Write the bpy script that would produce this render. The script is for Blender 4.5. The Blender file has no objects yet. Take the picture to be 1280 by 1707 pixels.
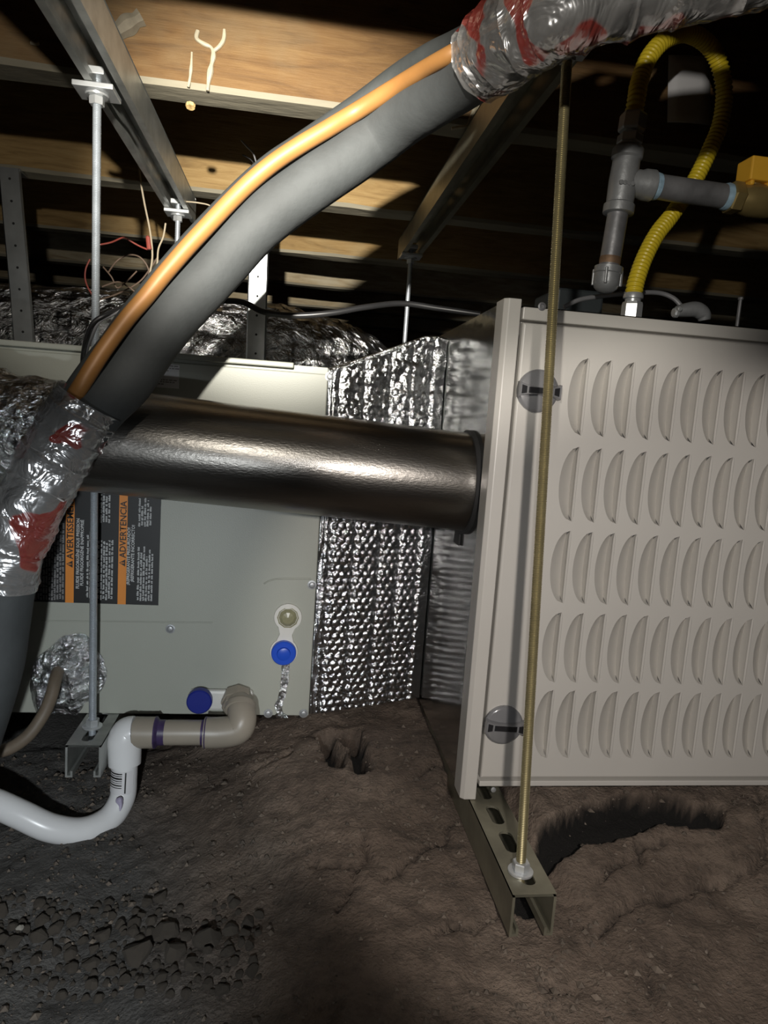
import bpy, bmesh, math, random
from math import pi, sin, cos, sqrt, radians, atan2
from mathutils import Vector, Matrix, noise

random.seed(7)
SC = bpy.context.scene
COL = SC.collection

# ------------------------------------------------------------------ camera
F, HZ = 1150.0, 0.50                     # focal length in pixels of a 1280x1707 frame; eye height


def _axes():
    d = Vector((490 - 640, 690 - 853.5, F)).normalized()
    a = .07
    b = F * F / (163.5 - 150 * a)
    v = Vector((-a * b, b, F)).normalized()
    v = (v - d * v.dot(d)).normalized()
    x = v.cross(d)
    if x[0] < 0:
        x = -x
    return x.normalized(), d, -v


AX, AY, AZ = _axes()                     # world axes seen from the camera (x right, y down, z forward)


def P(px, py, Y):
    """point on the plane y = Y seen at this place of the photograph"""
    r = Vector((px - 640, py - 853.5, F))
    w = Vector((AX.dot(r), AY.dot(r), AZ.dot(r)))
    w *= Y / w.y
    w.z += HZ
    return w


def PZ(px, py, z):
    r = Vector((px - 640, py - 853.5, F))
    w = Vector((AX.dot(r), AY.dot(r), AZ.dot(r)))
    w *= (z - HZ) / w.z
    w.z += HZ
    return w


cd = bpy.data.cameras.new('camera')
cam = bpy.data.objects.new('camera', cd)
COL.objects.link(cam)
cd.sensor_fit = 'VERTICAL'
cd.sensor_height = 24.0
cd.lens = F / 1707 * 24.0
cd.clip_start = .02
cam.matrix_world = Matrix((
    (AX[0], -AX[1], -AX[2], 0),
    (AY[0], -AY[1], -AY[2], 0),
    (AZ[0], -AZ[1], -AZ[2], HZ),
    (0, 0, 0, 1)))
SC.camera = cam

# ------------------------------------------------------------------ world, lights, exposure
wd = bpy.data.worlds.new('world')
SC.world = wd
wd.use_nodes = True
wd.node_tree.nodes['Background'].inputs[0].default_value = (1, .97, .92, 1)
wd.node_tree.nodes['Background'].inputs[1].default_value = .0


def spot(name, loc, target, power, half, blend, rad, col):
    l = bpy.data.lights.new(name, 'SPOT')
    l.energy = power
    l.spot_size = radians(half * 2)
    l.spot_blend = blend
    l.shadow_soft_size = rad
    l.color = col
    o = bpy.data.objects.new(name, l)
    COL.objects.link(o)
    o.location = loc
    o.rotation_euler = (Vector(target) - Vector(loc)).to_track_quat('-Z', 'Y').to_euler()
    return o


# head lamp above the lens, work light to its right, weak phone light to its left
spot('head_lamp', (-.09, -.06, HZ + .225), P(590, -60, 1.0), 11.5, 40, .25, .010, (1, .95, .86))
spot('work_light', (.10, -.02, HZ + .02), P(975, 1110, .75), 11.0, 28.5, .35, .012, (1, .925, .86))
spot('phone_light', (-.08, -.02, HZ - .16), P(20, 1180, .9), 14.0, 32, .9, .010, (.90, .96, 1))
spot('head_lamp_beam', (-.09, -.06, HZ + .23), P(500, 455, 1.5), 150.0, 17, 1.0, .010, (1, .95, .85))
spot('lens_fill', (.014, -.005, HZ + .012), P(930, 1100, .8), 3.4, 34, 1.0, .006, (.98, .98, 1))  # fill lamp added at the lens to lighten the rod's shadow
spot('soft_fill', (.02, -.22, HZ + .04), P(540, 1130, .9), .55, 33, 1.0, .07, (1, .97, .92))  # added soft fill behind the lens, lifts the dark parts

vs = SC.view_settings
vs.view_transform = 'Standard'
vs.look = 'None'
vs.gamma = 1
vs.use_curve_mapping = False
vs.exposure = 0.12


# ------------------------------------------------------------------ materials
def new_mat(name):
    m = bpy.data.materials.new(name)
    m.use_nodes = True
    nt = m.node_tree
    return m, nt, nt.nodes['Principled BSDF']


def node(nt, typ, **kw):
    n = nt.nodes.new(typ)
    for k, v in kw.items():
        if k in n.inputs:
            n.inputs[k].default_value = v
        else:
            setattr(n, k, v)
    return n


def ramp(nt, fac, stops):
    r = nt.nodes.new('ShaderNodeValToRGB')
    el = r.color_ramp.elements
    while len(el) > 1:
        el.remove(el[-1])
    for i, (p, c) in enumerate(stops):
        e = el[0] if i == 0 else el.new(p)
        e.position = p
        e.color = tuple(c) + (1,) if len(c) == 3 else c
    nt.links.new(fac, r.inputs[0])
    return r.outputs[0]


def coords(nt, scale=(1, 1, 1), kind='Object'):
    t = nt.nodes.new('ShaderNodeTexCoord')
    mp = nt.nodes.new('ShaderNodeMapping')
    mp.inputs['Scale'].default_value = scale
    nt.links.new(t.outputs[kind], mp.inputs[0])
    return mp.outputs[0]


def noise_tex(nt, vec, scale, detail=4, rough=.55, dist=0):
    n = node(nt, 'ShaderNodeTexNoise', Scale=scale, Detail=detail, Roughness=rough, Distortion=dist)
    nt.links.new(vec, n.inputs['Vector'])
    return n.outputs[0]


def add_bump(nt, bs, h, strength, dist=.002):
    b = node(nt, 'ShaderNodeBump', Strength=strength, Distance=dist)
    nt.links.new(h, b.inputs['Height'])
    nt.links.new(b.outputs[0], bs.inputs['Normal'])


def simple(name, c, rough=.5, metal=0., var=.12, scale=30, bump=0., bscale=200, bdist=.001, stretch=(1, 1, 1), spec=.5, coat=0.):
    m, nt, bs = new_mat(name)
    v = coords(nt, stretch)
    n = noise_tex(nt, v, scale)
    lo = [x * (1 - var) for x in c]
    hi = [min(1, x * (1 + var)) for x in c]
    nt.links.new(ramp(nt, n, [(.3, lo), (.7, hi)]), bs.inputs['Base Color'])
    bs.inputs['Roughness'].default_value = rough
    bs.inputs['Metallic'].default_value = metal
    bs.inputs['Specular IOR Level'].default_value = spec
    bs.inputs['Coat Weight'].default_value = coat
    if bump:
        add_bump(nt, bs, noise_tex(nt, v, bscale, 3), bump, bdist)
    return m


M = {}


def build_materials():
    M['cream'] = simple('cream_paint', (.55, .53, .49), .36, 0, .03, 8, .12, 900, .0004)
    M['sage'] = simple('sage_grey_paint', (.375, .385, .335), .42, 0, .03, 6, .25, 700, .0005)
    M['galv'] = simple('galvanised_sheet', (.50, .52, .52), .42, 1, .18, 18, .10, 60, .001)
    M['sidegalv'] = simple('smooth_galvanised_side', (.46, .47, .46), .14, 1, .10, 10, .18, 35, .002)
    M['strut'] = simple('galvanised_strut_steel', (.40, .41, .39), .42, .6, .25, 30, .2, 150, .0006)
    M['strut_olive'] = simple('olive_zinc_strut_steel', (.30, .285, .215), .45, .6, .2, 25, .2, 150, .0006)
    M['rod_zinc'] = simple('blue_zinc_thread', (.52, .56, .60), .36, .55, .1, 60)
    M['rod_yellow'] = simple('yellow_zinc_thread', (.44, .385, .22), .34, .75, .1, 60)
    M['nut'] = simple('bright_zinc_nut', (.66, .68, .69), .32, .6, .08, 60)
    M['flue'] = simple('spangled_flue_steel', (.27, .255, .235), .29, 1, .22, 14, .35, 520, .0006, (.35, 1, 1))
    M['black'] = simple('black_gap', (.012, .012, .012), .7, 0, .1, 20)
    M['foam'] = simple('charcoal_foam_insulation', (.040, .044, .045), .75, 0, .16, 25, .35, 120, .0012)
    M['foam_dark'] = simple('dark_foam_insulation', (.034, .037, .036), .75, 0, .15, 25, .35, 120, .0012)
    M['copper'] = simple('orange_copper_tube', (.31, .145, .042), .5, .1, .10, 25, .1, 200, .0005)
    M['pvc'] = simple('white_pvc', (.80, .80, .80), .28, 0, .05, 12)
    M['pvc_tan'] = simple('grey_tan_cpvc', (.33, .29, .235), .38, 0, .08, 15)
    M['primer'] = simple('purple_primer_stain', (.055, .035, .10), .4, 0, .3, 60)
    M['lilac'] = simple('faded_primer_drip', (.42, .38, .52), .4, 0, .2, 60)
    M['blue'] = simple('blue_plastic_plug', (.015, .075, .52), .32, 0, .05, 20)
    M['navy'] = simple('dark_blue_plastic_plug', (.012, .022, .23), .4, 0, .05, 20)
    M['white_plastic'] = simple('white_plastic', (.66, .65, .61), .4, 0, .05, 20)
    M['olive_plastic'] = simple('olive_dome_plastic', (.27, .26, .16), .25, 0, .15, 60)
    M['smoke'] = simple('smoke_grey_plastic', (.19, .19, .195), .2, 0, .06, 20, coat=.4)
    M['smoke_dark'] = simple('black_plastic', (.02, .02, .022), .25, 0, .1, 20)
    M['yellow'] = simple('yellow_coated_hose', (.74, .56, .03), .34, 0, .05, 20)
    M['yellow_handle'] = simple('amber_valve_handle', (.80, .43, .04), .4, 0, .05, 20)
    M['iron'] = simple('galvanised_malleable_iron', (.36, .37, .38), .42, .5, .15, 40, .35, 160, .001)
    M['pipe'] = simple('dull_steel_pipe', (.25, .25, .26), .45, .5, .35, 25, .3, 140, .001)
    M['rust'] = simple('rusty_pipe_end', (.24, .15, .09), .6, .4, .3, 60, .3, 150, .001)
    M['sealant'] = simple('pale_blue_thread_sealant', (.30, .44, .55), .6, 0, .25, 120, .5, 200, .001)
    M['brass'] = simple('brass', (.36, .27, .11), .38, .6, .15, 40, .15, 120, .0006)
    M['rubber'] = simple('brown_rubber_sleeve', (.16, .125, .09), .55, 0, .15, 40)
    M['cable'] = simple('black_cable_jacket', (.018, .018, .019), .35, 0, .1, 30)
    M['grey_cable'] = simple('grey_cable_jacket', (.20, .20, .21), .4, 0, .1, 30)
    M['wire_white'] = simple('cream_wire', (.50, .42, .30), .5, 0, .1, 30)
    M['wire_red'] = simple('red_wire', (.34, .07, .05), .5, 0, .1, 30)
    M['wire_brown'] = simple('brown_wire', (.15, .10, .07), .6, 0, .2, 30)
    M['paper'] = simple('white_paper_label', (.70, .69, .70), .6, 0, .03, 20)
    M['ink_grey'] = simple('grey_print', (.27, .26, .26), .6, 0, .2, 300)
    M['ink_white'] = simple('white_print', (.55, .56, .56), .5, 0, .3, 500)
    M['ink_black'] = simple('black_print', (.015, .014, .013), .5, 0, .1, 50)
    M['label_black'] = simple('black_vinyl_label', (.008, .0085, .009), .5, 0, .1, 30)
    M['label_orange'] = simple('orange_vinyl_stripe', (.72, .25, .035), .45, 0, .04, 40)
    M['drip'] = simple('dried_cream_paint_drip', (.44, .39, .28), .5, 0, .15, 90, .5, 150, .001)
    M['concrete'] = simple('dark_concrete_wall', (.10, .09, .08), .9, 0, .25, 6, .5, 30, .006)
    M['stone'] = simple('dirt_clod', (.085, .070, .055), .9, 0, .3, 60, .7, 220, .002)
    M['crumb'] = simple('soil_crumb', (.12, .096, .075), .85, 0, .55, 55, .4, 300, .001)

    # crumpled foils --------------------------------------------------
    def foil(name, c, rough, scale, strength, dist, second=0.):
        m, nt, bs = new_mat(name)
        v = coords(nt)
        bs.inputs['Base Color'].default_value = c + (1,)
        bs.inputs['Metallic'].default_value = 1
        bs.inputs['Roughness'].default_value = rough
        vo = node(nt, 'ShaderNodeTexVoronoi', Scale=scale)
        wob = noise_tex(nt, v, scale * .6, 3)
        mx = node(nt, 'ShaderNodeMixRGB', blend_type='LINEAR_LIGHT', Fac=.02)
        nt.links.new(v, mx.inputs[1])
        nt.links.new(wob, mx.inputs[2])
        nt.links.new(mx.outputs[0], vo.inputs['Vector'])
        add = node(nt, 'ShaderNodeMath', operation='ADD')
        n2 = noise_tex(nt, v, scale * 2.2, 5, .6, .8)
        nt.links.new(vo.outputs[0], add.inputs[0])
        nt.links.new(n2, add.inputs[1])
        add_bump(nt, bs, add.outputs[0], strength, dist)
        return m
    M['foil'] = foil('crumpled_foil', (.80, .81, .82), .20, 55, .9, .006)
    M['bubble'] = foil('bubble_wrap_foil', (.78, .79, .81), .17, 160, .40, .0015)
    M['duct_foil'] = foil('dark_foil_duct_jacket', (.85, .85, .86), .24, 17, 1.0, .03)

    # clear crinkled wrap with red print -------------------------------
    m, nt, bs = new_mat('clear_wrap_with_red_print')
    v = coords(nt)
    bs.inputs['Roughness'].default_value = .12
    bs.inputs['Specular IOR Level'].default_value = .9
    n = noise_tex(nt, v, 24, 1.5, .4, .3)
    isred = ramp(nt, n, [(.565, (0, 0, 0)), (.585, (1, 1, 1))])
    mixc = node(nt, 'ShaderNodeMixRGB')
    mixc.inputs[1].default_value = (.42, .41, .40, 1)
    mixc.inputs[2].default_value = (.30, .045, .035, 1)
    nt.links.new(isred, mixc.inputs[0])
    nt.links.new(mixc.outputs[0], bs.inputs['Base Color'])
    crk = noise_tex(nt, coords(nt, (1, 1, 1)), 26, 3, .5, 1.2)
    add_bump(nt, bs, crk, .9, .010)
    tr = nt.nodes.new('ShaderNodeBsdfTransparent')
    mx = nt.nodes.new('ShaderNodeMixShader')
    al = ramp(nt, isred, [(0, (.42, .42, .42)), (1, (.85, .85, .85))])
    nt.links.new(al, mx.inputs[0])
    nt.links.new(tr.outputs[0], mx.inputs[1])
    nt.links.new(bs.outputs[0], mx.inputs[2])
    # the film itself keeps a glossy skin everywhere
    gl = node(nt, 'ShaderNodeBsdfGlossy', Roughness=.24)
    gl.inputs[0].default_value = (.95, .95, .97, 1)
    bn = [x for x in nt.nodes if x.bl_idname == 'ShaderNodeBump'][0]
    nt.links.new(bn.outputs[0], gl.inputs['Normal'])
    mx2 = node(nt, 'ShaderNodeMixShader', Fac=.34)
    nt.links.new(mx.outputs[0], mx2.inputs[1])
    nt.links.new(gl.outputs[0], mx2.inputs[2])
    nt.links.new(mx2.outputs[0], nt.nodes['Material Output'].inputs[0])
    M['wrap'] = m

    # joist timber -----------------------------------------------------
    def timber(name, a, b, c_, d):
        m, nt, bs = new_mat(name)
        w = noise_tex(nt, coords(nt, (1.2, 9, 9)), 6, 6, .6, 1.6)
        c = ramp(nt, w, [(.25, a), (.5, b), (.75, c_)])
        blot = noise_tex(nt, coords(nt, (1, 1, 1)), 5, 4, .6)
        pale = ramp(nt, blot, [(.52, (0, 0, 0)), (.72, (1, 1, 1))])
        mc = node(nt, 'ShaderNodeMixRGB')
        nt.links.new(pale, mc.inputs[0])
        nt.links.new(c, mc.inputs[1])
        mc.inputs[2].default_value = d + (1,)
        nt.links.new(mc.outputs[0], bs.inputs['Base Color'])
        bs.inputs['Roughness'].default_value = .75
        add_bump(nt, bs, noise_tex(nt, coords(nt, (2, 30, 30)), 14, 5, .7), .5, .003)
        return m
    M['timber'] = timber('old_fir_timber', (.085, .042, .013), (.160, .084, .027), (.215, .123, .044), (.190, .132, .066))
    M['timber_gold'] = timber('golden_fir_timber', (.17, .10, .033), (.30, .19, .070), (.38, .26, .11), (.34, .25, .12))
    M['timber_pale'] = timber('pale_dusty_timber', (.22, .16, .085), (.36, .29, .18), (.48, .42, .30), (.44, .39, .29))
    M['timber_edge'] = simple('grey_weathered_timber_edge', (.25, .225, .165), .85, 0, .35, 9, .6, 40, .004, (.3, 1, 1))
    M['subfloor'] = simple('subfloor_board', (.16, .11, .07), .9, 0, .3, 5, .4, 30, .003, (1, .2, 1))

    # soil ------------------------------------------------------------
    m, nt, bs = new_mat('packed_crawlspace_soil')
    v = coords(nt)
    n1 = noise_tex(nt, v, 7, 6, .6)
    n2 = noise_tex(nt, v, 60, 6, .7)
    c1 = ramp(nt, n1, [(.3, (.100, .074, .056)), (.5, (.165, .124, .095)), (.7, (.25, .195, .152))])
    c2 = ramp(nt, n2, [(.3, (.55, .55, .55)), (.55, (1, 1, 1)), (.72, (1.0, 1.0, 1.0)), (.80, (1, 1, 1))])
    mu = node(nt, 'ShaderNodeMixRGB', blend_type='MULTIPLY', Fac=1)
    nt.links.new(c1, mu.inputs[1])
    nt.links.new(c2, mu.inputs[2])
    # shade painted black in trench, slots and cracks; greyer soil at left; mesh attributes
    at = node(nt, 'ShaderNodeAttribute', attribute_name='hollow_shade')
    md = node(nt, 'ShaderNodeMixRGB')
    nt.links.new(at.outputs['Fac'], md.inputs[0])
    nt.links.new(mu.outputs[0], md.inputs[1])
    md.inputs[2].default_value = (.006, .005, .004, 1)  # near-black stands in for shade in the hollows
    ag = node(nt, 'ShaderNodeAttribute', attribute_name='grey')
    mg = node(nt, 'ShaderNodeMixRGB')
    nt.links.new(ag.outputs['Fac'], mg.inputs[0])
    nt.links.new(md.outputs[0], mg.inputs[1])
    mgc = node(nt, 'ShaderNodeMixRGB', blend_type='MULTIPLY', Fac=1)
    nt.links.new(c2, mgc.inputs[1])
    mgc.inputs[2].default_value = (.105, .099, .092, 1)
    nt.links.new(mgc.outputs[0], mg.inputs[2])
    sp = noise_tex(nt, v, 170, 2, .5)
    spk = ramp(nt, sp, [(.70, (0, 0, 0)), (.76, (1, 1, 1))])
    ms = node(nt, 'ShaderNodeMixRGB')
    nt.links.new(spk, ms.inputs[0])
    nt.links.new(mg.outputs[0], ms.inputs[1])
    ms.inputs[2].default_value = (.24, .20, .165, 1)
    nt.links.new(ms.outputs[0], bs.inputs['Base Color'])
    bs.inputs['Roughness'].default_value = .92
    ad = node(nt, 'ShaderNodeMath', operation='ADD')
    nt.links.new(noise_tex(nt, v, 45, 8, .7), ad.inputs[0])
    nt.links.new(noise_tex(nt, v, 240, 4, .6), ad.inputs[1])
    add_bump(nt, bs, ad.outputs[0], .9, .0045)
    M['soil'] = m


build_materials()


# ------------------------------------------------------------------ mesh helpers
class MB:
    def __init__(s):
        s.v, s.f, s.m = [], [], []

    def box(s, a, b, mi=0):
        x0, y0, z0 = a
        x1, y1, z1 = b
        n = len(s.v)
        s.v += [(x0, y0, z0), (x1, y0, z0), (x1, y1, z0), (x0, y1, z0), (x0, y0, z1), (x1, y0, z1), (x1, y1, z1), (x0, y1, z1)]
        for q in ((0, 3, 2, 1), (4, 5, 6, 7), (0, 1, 5, 4), (1, 2, 6, 5), (2, 3, 7, 6), (3, 0, 4, 7)):
            s.f.append(tuple(n + i for i in q))
            s.m.append(mi)
        return s

    def prism(s, pts, a, b, axis='y'):
        """closed outline pts (u, w) extruded between a and b along axis"""
        n, k = len(s.v), len(pts)
        for t in (a, b):
            for u, w in pts:
                s.v.append({'y': (u, t, w), 'x': (t, u, w), 'z': (u, w, t)}[axis])
        for i in range(k):
            j = (i + 1) % k
            s.f.append((n + i, n + j, n + k + j, n + k + i))
            s.m.append(0)
        s.f.append(tuple(n + i for i in reversed(range(k))))
        s.f.append(tuple(n + k + i for i in range(k)))
        s.m += [0, 0]
        return s

    def quad(s, *pts):
        n = len(s.v)
        s.v += [tuple(p) for p in pts]
        s.f.append(tuple(range(n, n + len(pts))))
        s.m.append(0)
        return s

    def tube(s, pts, rad, seg=16, cap=True, jit=None):
        """swept round tube; rad is a number or a list; jit(i, a) scales the radius"""
        pts = [Vector(p) for p in pts]
        k = len(pts)
        rr = rad if isinstance(rad, (list, tuple)) else [rad] * k
        t0 = (pts[1] - pts[0]).normalized()
        up = Vector((0, 0, 1)) if abs(t0.z) < .9 else Vector((1, 0, 0))
        nrm = t0.cross(up).normalized()
        n0 = len(s.v)
        for i, p in enumerate(pts):
            a = pts[max(i - 1, 0)]
            b = pts[min(i + 1, k - 1)]
            t = (b - a)
            t = t.normalized() if t.length > 1e-9 else t0
            nrm = (nrm - t * nrm.dot(t)).normalized()
            bn = t.cross(nrm)
            for j in range(seg):
                an = 2 * pi * j / seg
                r = rr[i] * (jit(i, j) if jit else 1)
                s.v.append(tuple(p + nrm * (cos(an) * r) + bn * (sin(an) * r)))
        for i in range(k - 1):
            for j in range(seg):
                q = (j + 1) % seg
                s.f.append((n0 + i * seg + j, n0 + i * seg + q, n0 + (i + 1) * seg + q, n0 + (i + 1) * seg + j))
                s.m.append(0)
        if cap:
            s.f.append(tuple(n0 + j for j in reversed(range(seg))))
            s.f.append(tuple(n0 + (k - 1) * seg + j for j in range(seg)))
            s.m += [0, 0]
        return s

    def lathe(s, c, axis, prof, seg=24):
        """profile of (distance along axis, radius)"""
        c, axis = Vector(c), Vector(axis).normalized()
        pts = [c + axis * d for d, r in prof]
        up = Vector((0, 0, 1)) if abs(axis.z) < .9 else Vector((1, 0, 0))
        u = axis.cross(up).normalized()
        w = axis.cross(u)
        n0 = len(s.v)
        for p, (d, r) in zip(pts, prof):
            for j in range(seg):
                an = 2 * pi * j / seg
                s.v.append(tuple(p + u * (cos(an) * r) + w * (sin(an) * r)))
        k = len(prof)
        for i in range(k - 1):
            for j in range(seg):
                q = (j + 1) % seg
                s.f.append((n0 + i * seg + j, n0 + i * seg + q, n0 + (i + 1) * seg + q, n0 + (i + 1) * seg + j))
                s.m.append(0)
        s.f.append(tuple(n0 + j for j in reversed(range(seg))))
        s.f.append(tuple(n0 + (k - 1) * seg + j for j in range(seg)))
        s.m += [0, 0]
        return s

    def hexnut(s, c, axis, r, h, ang=0):
        return s.lathe(c, axis, [(0, r * .93), (h * .12, r), (h * .88, r), (h, r * .93)], 6)

    def build(s, name, mat, parent=None, smooth=False, bevel=0., angle=35, label=None):
        me = bpy.data.meshes.new(name)
        if parent is not None:
            o0 = world_loc(parent)
        else:
            xs, ys, zs = zip(*s.v)
            o0 = Vector(((min(xs) + max(xs)) / 2, (min(ys) + max(ys)) / 2, min(zs)))
        me.from_pydata([(x - o0.x, y - o0.y, z - o0.z) for x, y, z in s.v], [], s.f)
        for m in (mat if isinstance(mat, (list, tuple)) else [mat]):
            me.materials.append(m)
        if any(s.m) and len(s.m) == len(s.f):
            me.polygons.foreach_set('material_index', s.m)
        bm = bmesh.new()
        bm.from_mesh(me)
        bmesh.ops.recalc_face_normals(bm, faces=bm.faces)
        bm.to_mesh(me)
        bm.free()
        if smooth:
            me.polygons.foreach_set('use_smooth', [True] * len(me.polygons))
            try:
                me.set_sharp_from_angle(angle=radians(angle))
            except Exception:
                pass
        o = bpy.data.objects.new(name, me)
        COL.objects.link(o)
        if parent is not None:
            o.parent = parent
        else:
            o.location = o0
        if bevel:
            bv = o.modifiers.new('bevel', 'BEVEL')
            bv.width = bevel
            bv.segments = 2
            bv.limit_method = 'ANGLE'
        if label:
            o['label'] = label
        return o


def world_loc(o):
    v = Vector((0, 0, 0))
    while o is not None:
        v += o.location
        o = o.parent
    return v


def thing(name, label, cat, loc, group=None):
    o = bpy.data.objects.new(name, None)
    o.empty_display_size = .02
    COL.objects.link(o)
    o.location = loc
    return tag(o, label, cat, group)


def tag(o, label, cat, group=None):
    o['label'] = label
    o['category'] = cat
    if group:
        o['group'] = group
    return o


def struct(o):
    o['kind'] = 'structure'
    return o


def smooth_path(pts, n=8, closed=False):
    """Catmull-Rom through the points"""
    pts = [Vector(p) for p in pts]
    out = []
    for i in range(len(pts) - 1):
        p0, p1, p2, p3 = pts[max(i - 1, 0)], pts[i], pts[i + 1], pts[min(i + 2, len(pts) - 1)]
        for j in range(n):
            t = j / n
            out.append(.5 * ((2 * p1) + (p2 - p0) * t + (2 * p0 - 5 * p1 + 4 * p2 - p3) * t * t + (3 * p1 - p0 - 3 * p2 + p3) * t ** 3))
    out.append(pts[-1])
    return out


def disc(m, c, axis, r, h, seg=24):
    return m.lathe(c, axis, [(0, r), (h * .7, r), (h, r * .9)], seg)


FRONT = Vector((0, -1, 0))

# ================================================================== structure
S = HZ


def ground_h(x, y):
    """height of the soil, without cracks"""
    # level near the right strut 0.045, lower on the left, rising a little under the cabinets
    t = max(0, min(1, (x + .20) / .30))
    t = t * t * (3 - 2 * t)
    h = -.020 * (1 - t) + .043 * t
    b = max(0, min(1, (y - .62) / .30))
    h += .026 * b * b * (3 - 2 * b) * t
    h += .018 * max(0, min(1, (y - .80) / .3)) * (1 - t)
    r = max(0, min(1, (x - .262) / .04)) * max(0, min(1, (y - .56) / .13))
    h += .034 * r * r * (3 - 2 * r)
    return h


TRENCH = [PZ(px, py, .075) for px, py in ((872, 1445), (905, 1400), (950, 1375), (1005, 1362), (1060, 1352), (1120, 1354), (1190, 1362))]
CRACKS = [[PZ(px, py, .05) for px, py in c] for c in (
    [(560, 1500), (585, 1470), (590, 1440), (612, 1405), (618, 1395)],
    [(520, 1425), (555, 1432), (590, 1425)],
    [(640, 1450), (690, 1420), (730, 1395), (760, 1372)],
    [(990, 1540), (1060, 1500), (1130, 1490), (1160, 1480), (1200, 1470), (1250, 1455), (1280, 1440)],
    [(1270, 1440), (1268, 1400), (1255, 1375), (1250, 1340)],
    [(1085, 1600), (1083, 1640), (1092, 1670), (1095, 1707)],
    [(1060, 1420), (1072, 1445), (1066, 1425), (1110, 1422)],
    [(1175, 1568), (1190, 1580)], [(905, 1625), (930, 1632), (960, 1632)], [(1000, 1480), (1010, 1462), (1040, 1440)],
    [(720, 1540), (760, 1520), (800, 1530), (820, 1490)], [(640, 1690), (700, 1705), (760, 1700)],
    [(20, 1500), (45, 1440), (58, 1410)], [(700, 1305), (720, 1290), (745, 1300)], [(430, 1265), (470, 1262), (480, 1250)])]


def seg_dist(px, py, a, b):
    dx, dy = b.x - a.x, b.y - a.y
    l2 = dx * dx + dy * dy
    t = max(0, min(1, ((px - a.x) * dx + (py - a.y) * dy) / l2)) if l2 else 0
    return sqrt((px - a.x - dx * t) ** 2 + (py - a.y - dy * t) ** 2), t


def build_ground():
    def axis(lo, a, b, hi, fine, coarse):
        out, x = [], lo
        while x < hi:
            out.append(x)
            x += fine if a <= x < b else coarse
        out.append(hi)
        return out
    xs = axis(-3, -.50, .80, 3.6, .0045, .12)
    ys = axis(-1.2, .36, 1.02, 5.0, .0045, .12)
    nx, ny = len(xs), len(ys)
    segs = []
    for c in CRACKS:
        for i in range(len(c) - 1):
            segs.append((c[i], c[i + 1], .0017, .008))
    for c in ([(545, 1196), (560, 1225), (562, 1248)], [(590, 1196), (598, 1225), (606, 1252)], [(545, 1196), (592, 1196)]):
        c = [PZ(px, py, .085) for px, py in c]
        for i in range(len(c) - 1):
            segs.append((c[i], c[i + 1], .0060, .03))
    vs_, hollow_shade, grey = [], [], []
    for y in ys:
        near = .33 < y < 1.05
        for x in xs:
            h = ground_h(x, y)
            p = Vector((x, y, 0))
            shade_amt = 0.
            if near and -.55 < x < .85:
                h += .010 * noise.noise(p * 7) + .006 * noise.noise(p * 19 + Vector((3, 1, 0)))
                h += .0035 * noise.noise(p * 47) + .002 * noise.noise(p * 110)
                # keep the soil clear under the strut ends
                wx = x + .010 * noise.noise(p * 40)
                wy = y + .010 * noise.noise(p * 40 + Vector((9, 4, 2)))
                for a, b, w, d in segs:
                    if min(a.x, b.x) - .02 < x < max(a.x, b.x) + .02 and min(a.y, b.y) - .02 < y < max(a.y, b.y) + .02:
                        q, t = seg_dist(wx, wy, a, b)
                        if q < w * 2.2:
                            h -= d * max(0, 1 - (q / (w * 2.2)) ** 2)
                            shade_amt = max(shade_amt, .8 * max(0, 1 - q / (w * 1.5)) if w < .004 else min(1, 2.2 * max(0, 1 - q / (w * 2.0))))  # painted shade darkens the cracks and slots
                if x > .2 and .55 < y < .85:
                    best = 9
                    wx2 = x + .016 * noise.noise(p * 22)
                    wy2 = y + .016 * noise.noise(p * 22 + Vector((9, 4, 2)))
                    for i in range(len(TRENCH) - 1):
                        q, t = seg_dist(wx2, wy2, TRENCH[i], TRENCH[i + 1])
                        wd_ = .013 + .007 * sin((i + t) / 6 * pi)
                        best = min(best, q / wd_)
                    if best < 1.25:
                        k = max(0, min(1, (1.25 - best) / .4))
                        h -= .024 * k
                        shade_amt = max(shade_amt, min(1, k * 2.4))  # trench darkened with painted shade
                # the ground must stay under the channel end
                if .21 < x < .262 and .53 < y < .80:
                    h = min(h, .044)
                if x < .22:
                    h = min(h, .082)
            else:
                h += .02 * noise.noise(p * 2.2) - (0 if y > .3 else .01)
            vs_.append((x, y, h))
            hollow_shade.append(shade_amt)
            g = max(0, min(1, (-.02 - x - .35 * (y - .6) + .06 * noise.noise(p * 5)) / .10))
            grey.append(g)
    fs = [(j * nx + i, j * nx + i + 1, (j + 1) * nx + i + 1, (j + 1) * nx + i) for j in range(ny - 1) for i in range(nx - 1)]
    me = bpy.data.meshes.new('floor')
    me.from_pydata(vs_, [], fs)
    for nm, arr in (('hollow_shade', hollow_shade), ('grey', grey)):
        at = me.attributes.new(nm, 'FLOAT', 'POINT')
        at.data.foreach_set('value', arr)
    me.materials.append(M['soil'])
    me.polygons.foreach_set('use_smooth', [True] * len(me.polygons))
    o = bpy.data.objects.new('floor', me)
    COL.objects.link(o)
    struct(o)
    return o


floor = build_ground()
struct(MB().box((-3.1, -1.3, -.1), (-3.0, 5.1, 1.2)).build('wall_left', M['concrete']))
struct(MB().box((3.6, -1.3, -.1), (3.7, 5.1, 1.2)).build('wall_right', M['concrete']))
struct(MB().box((-3.1, 5.0, -.1), (3.7, 5.1, 1.2)).build('wall_back', M['concrete']))
struct(MB().box((-3.1, -1.3, -.1), (3.7, -1.2, 1.2)).build('wall_front', M['concrete']))

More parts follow.
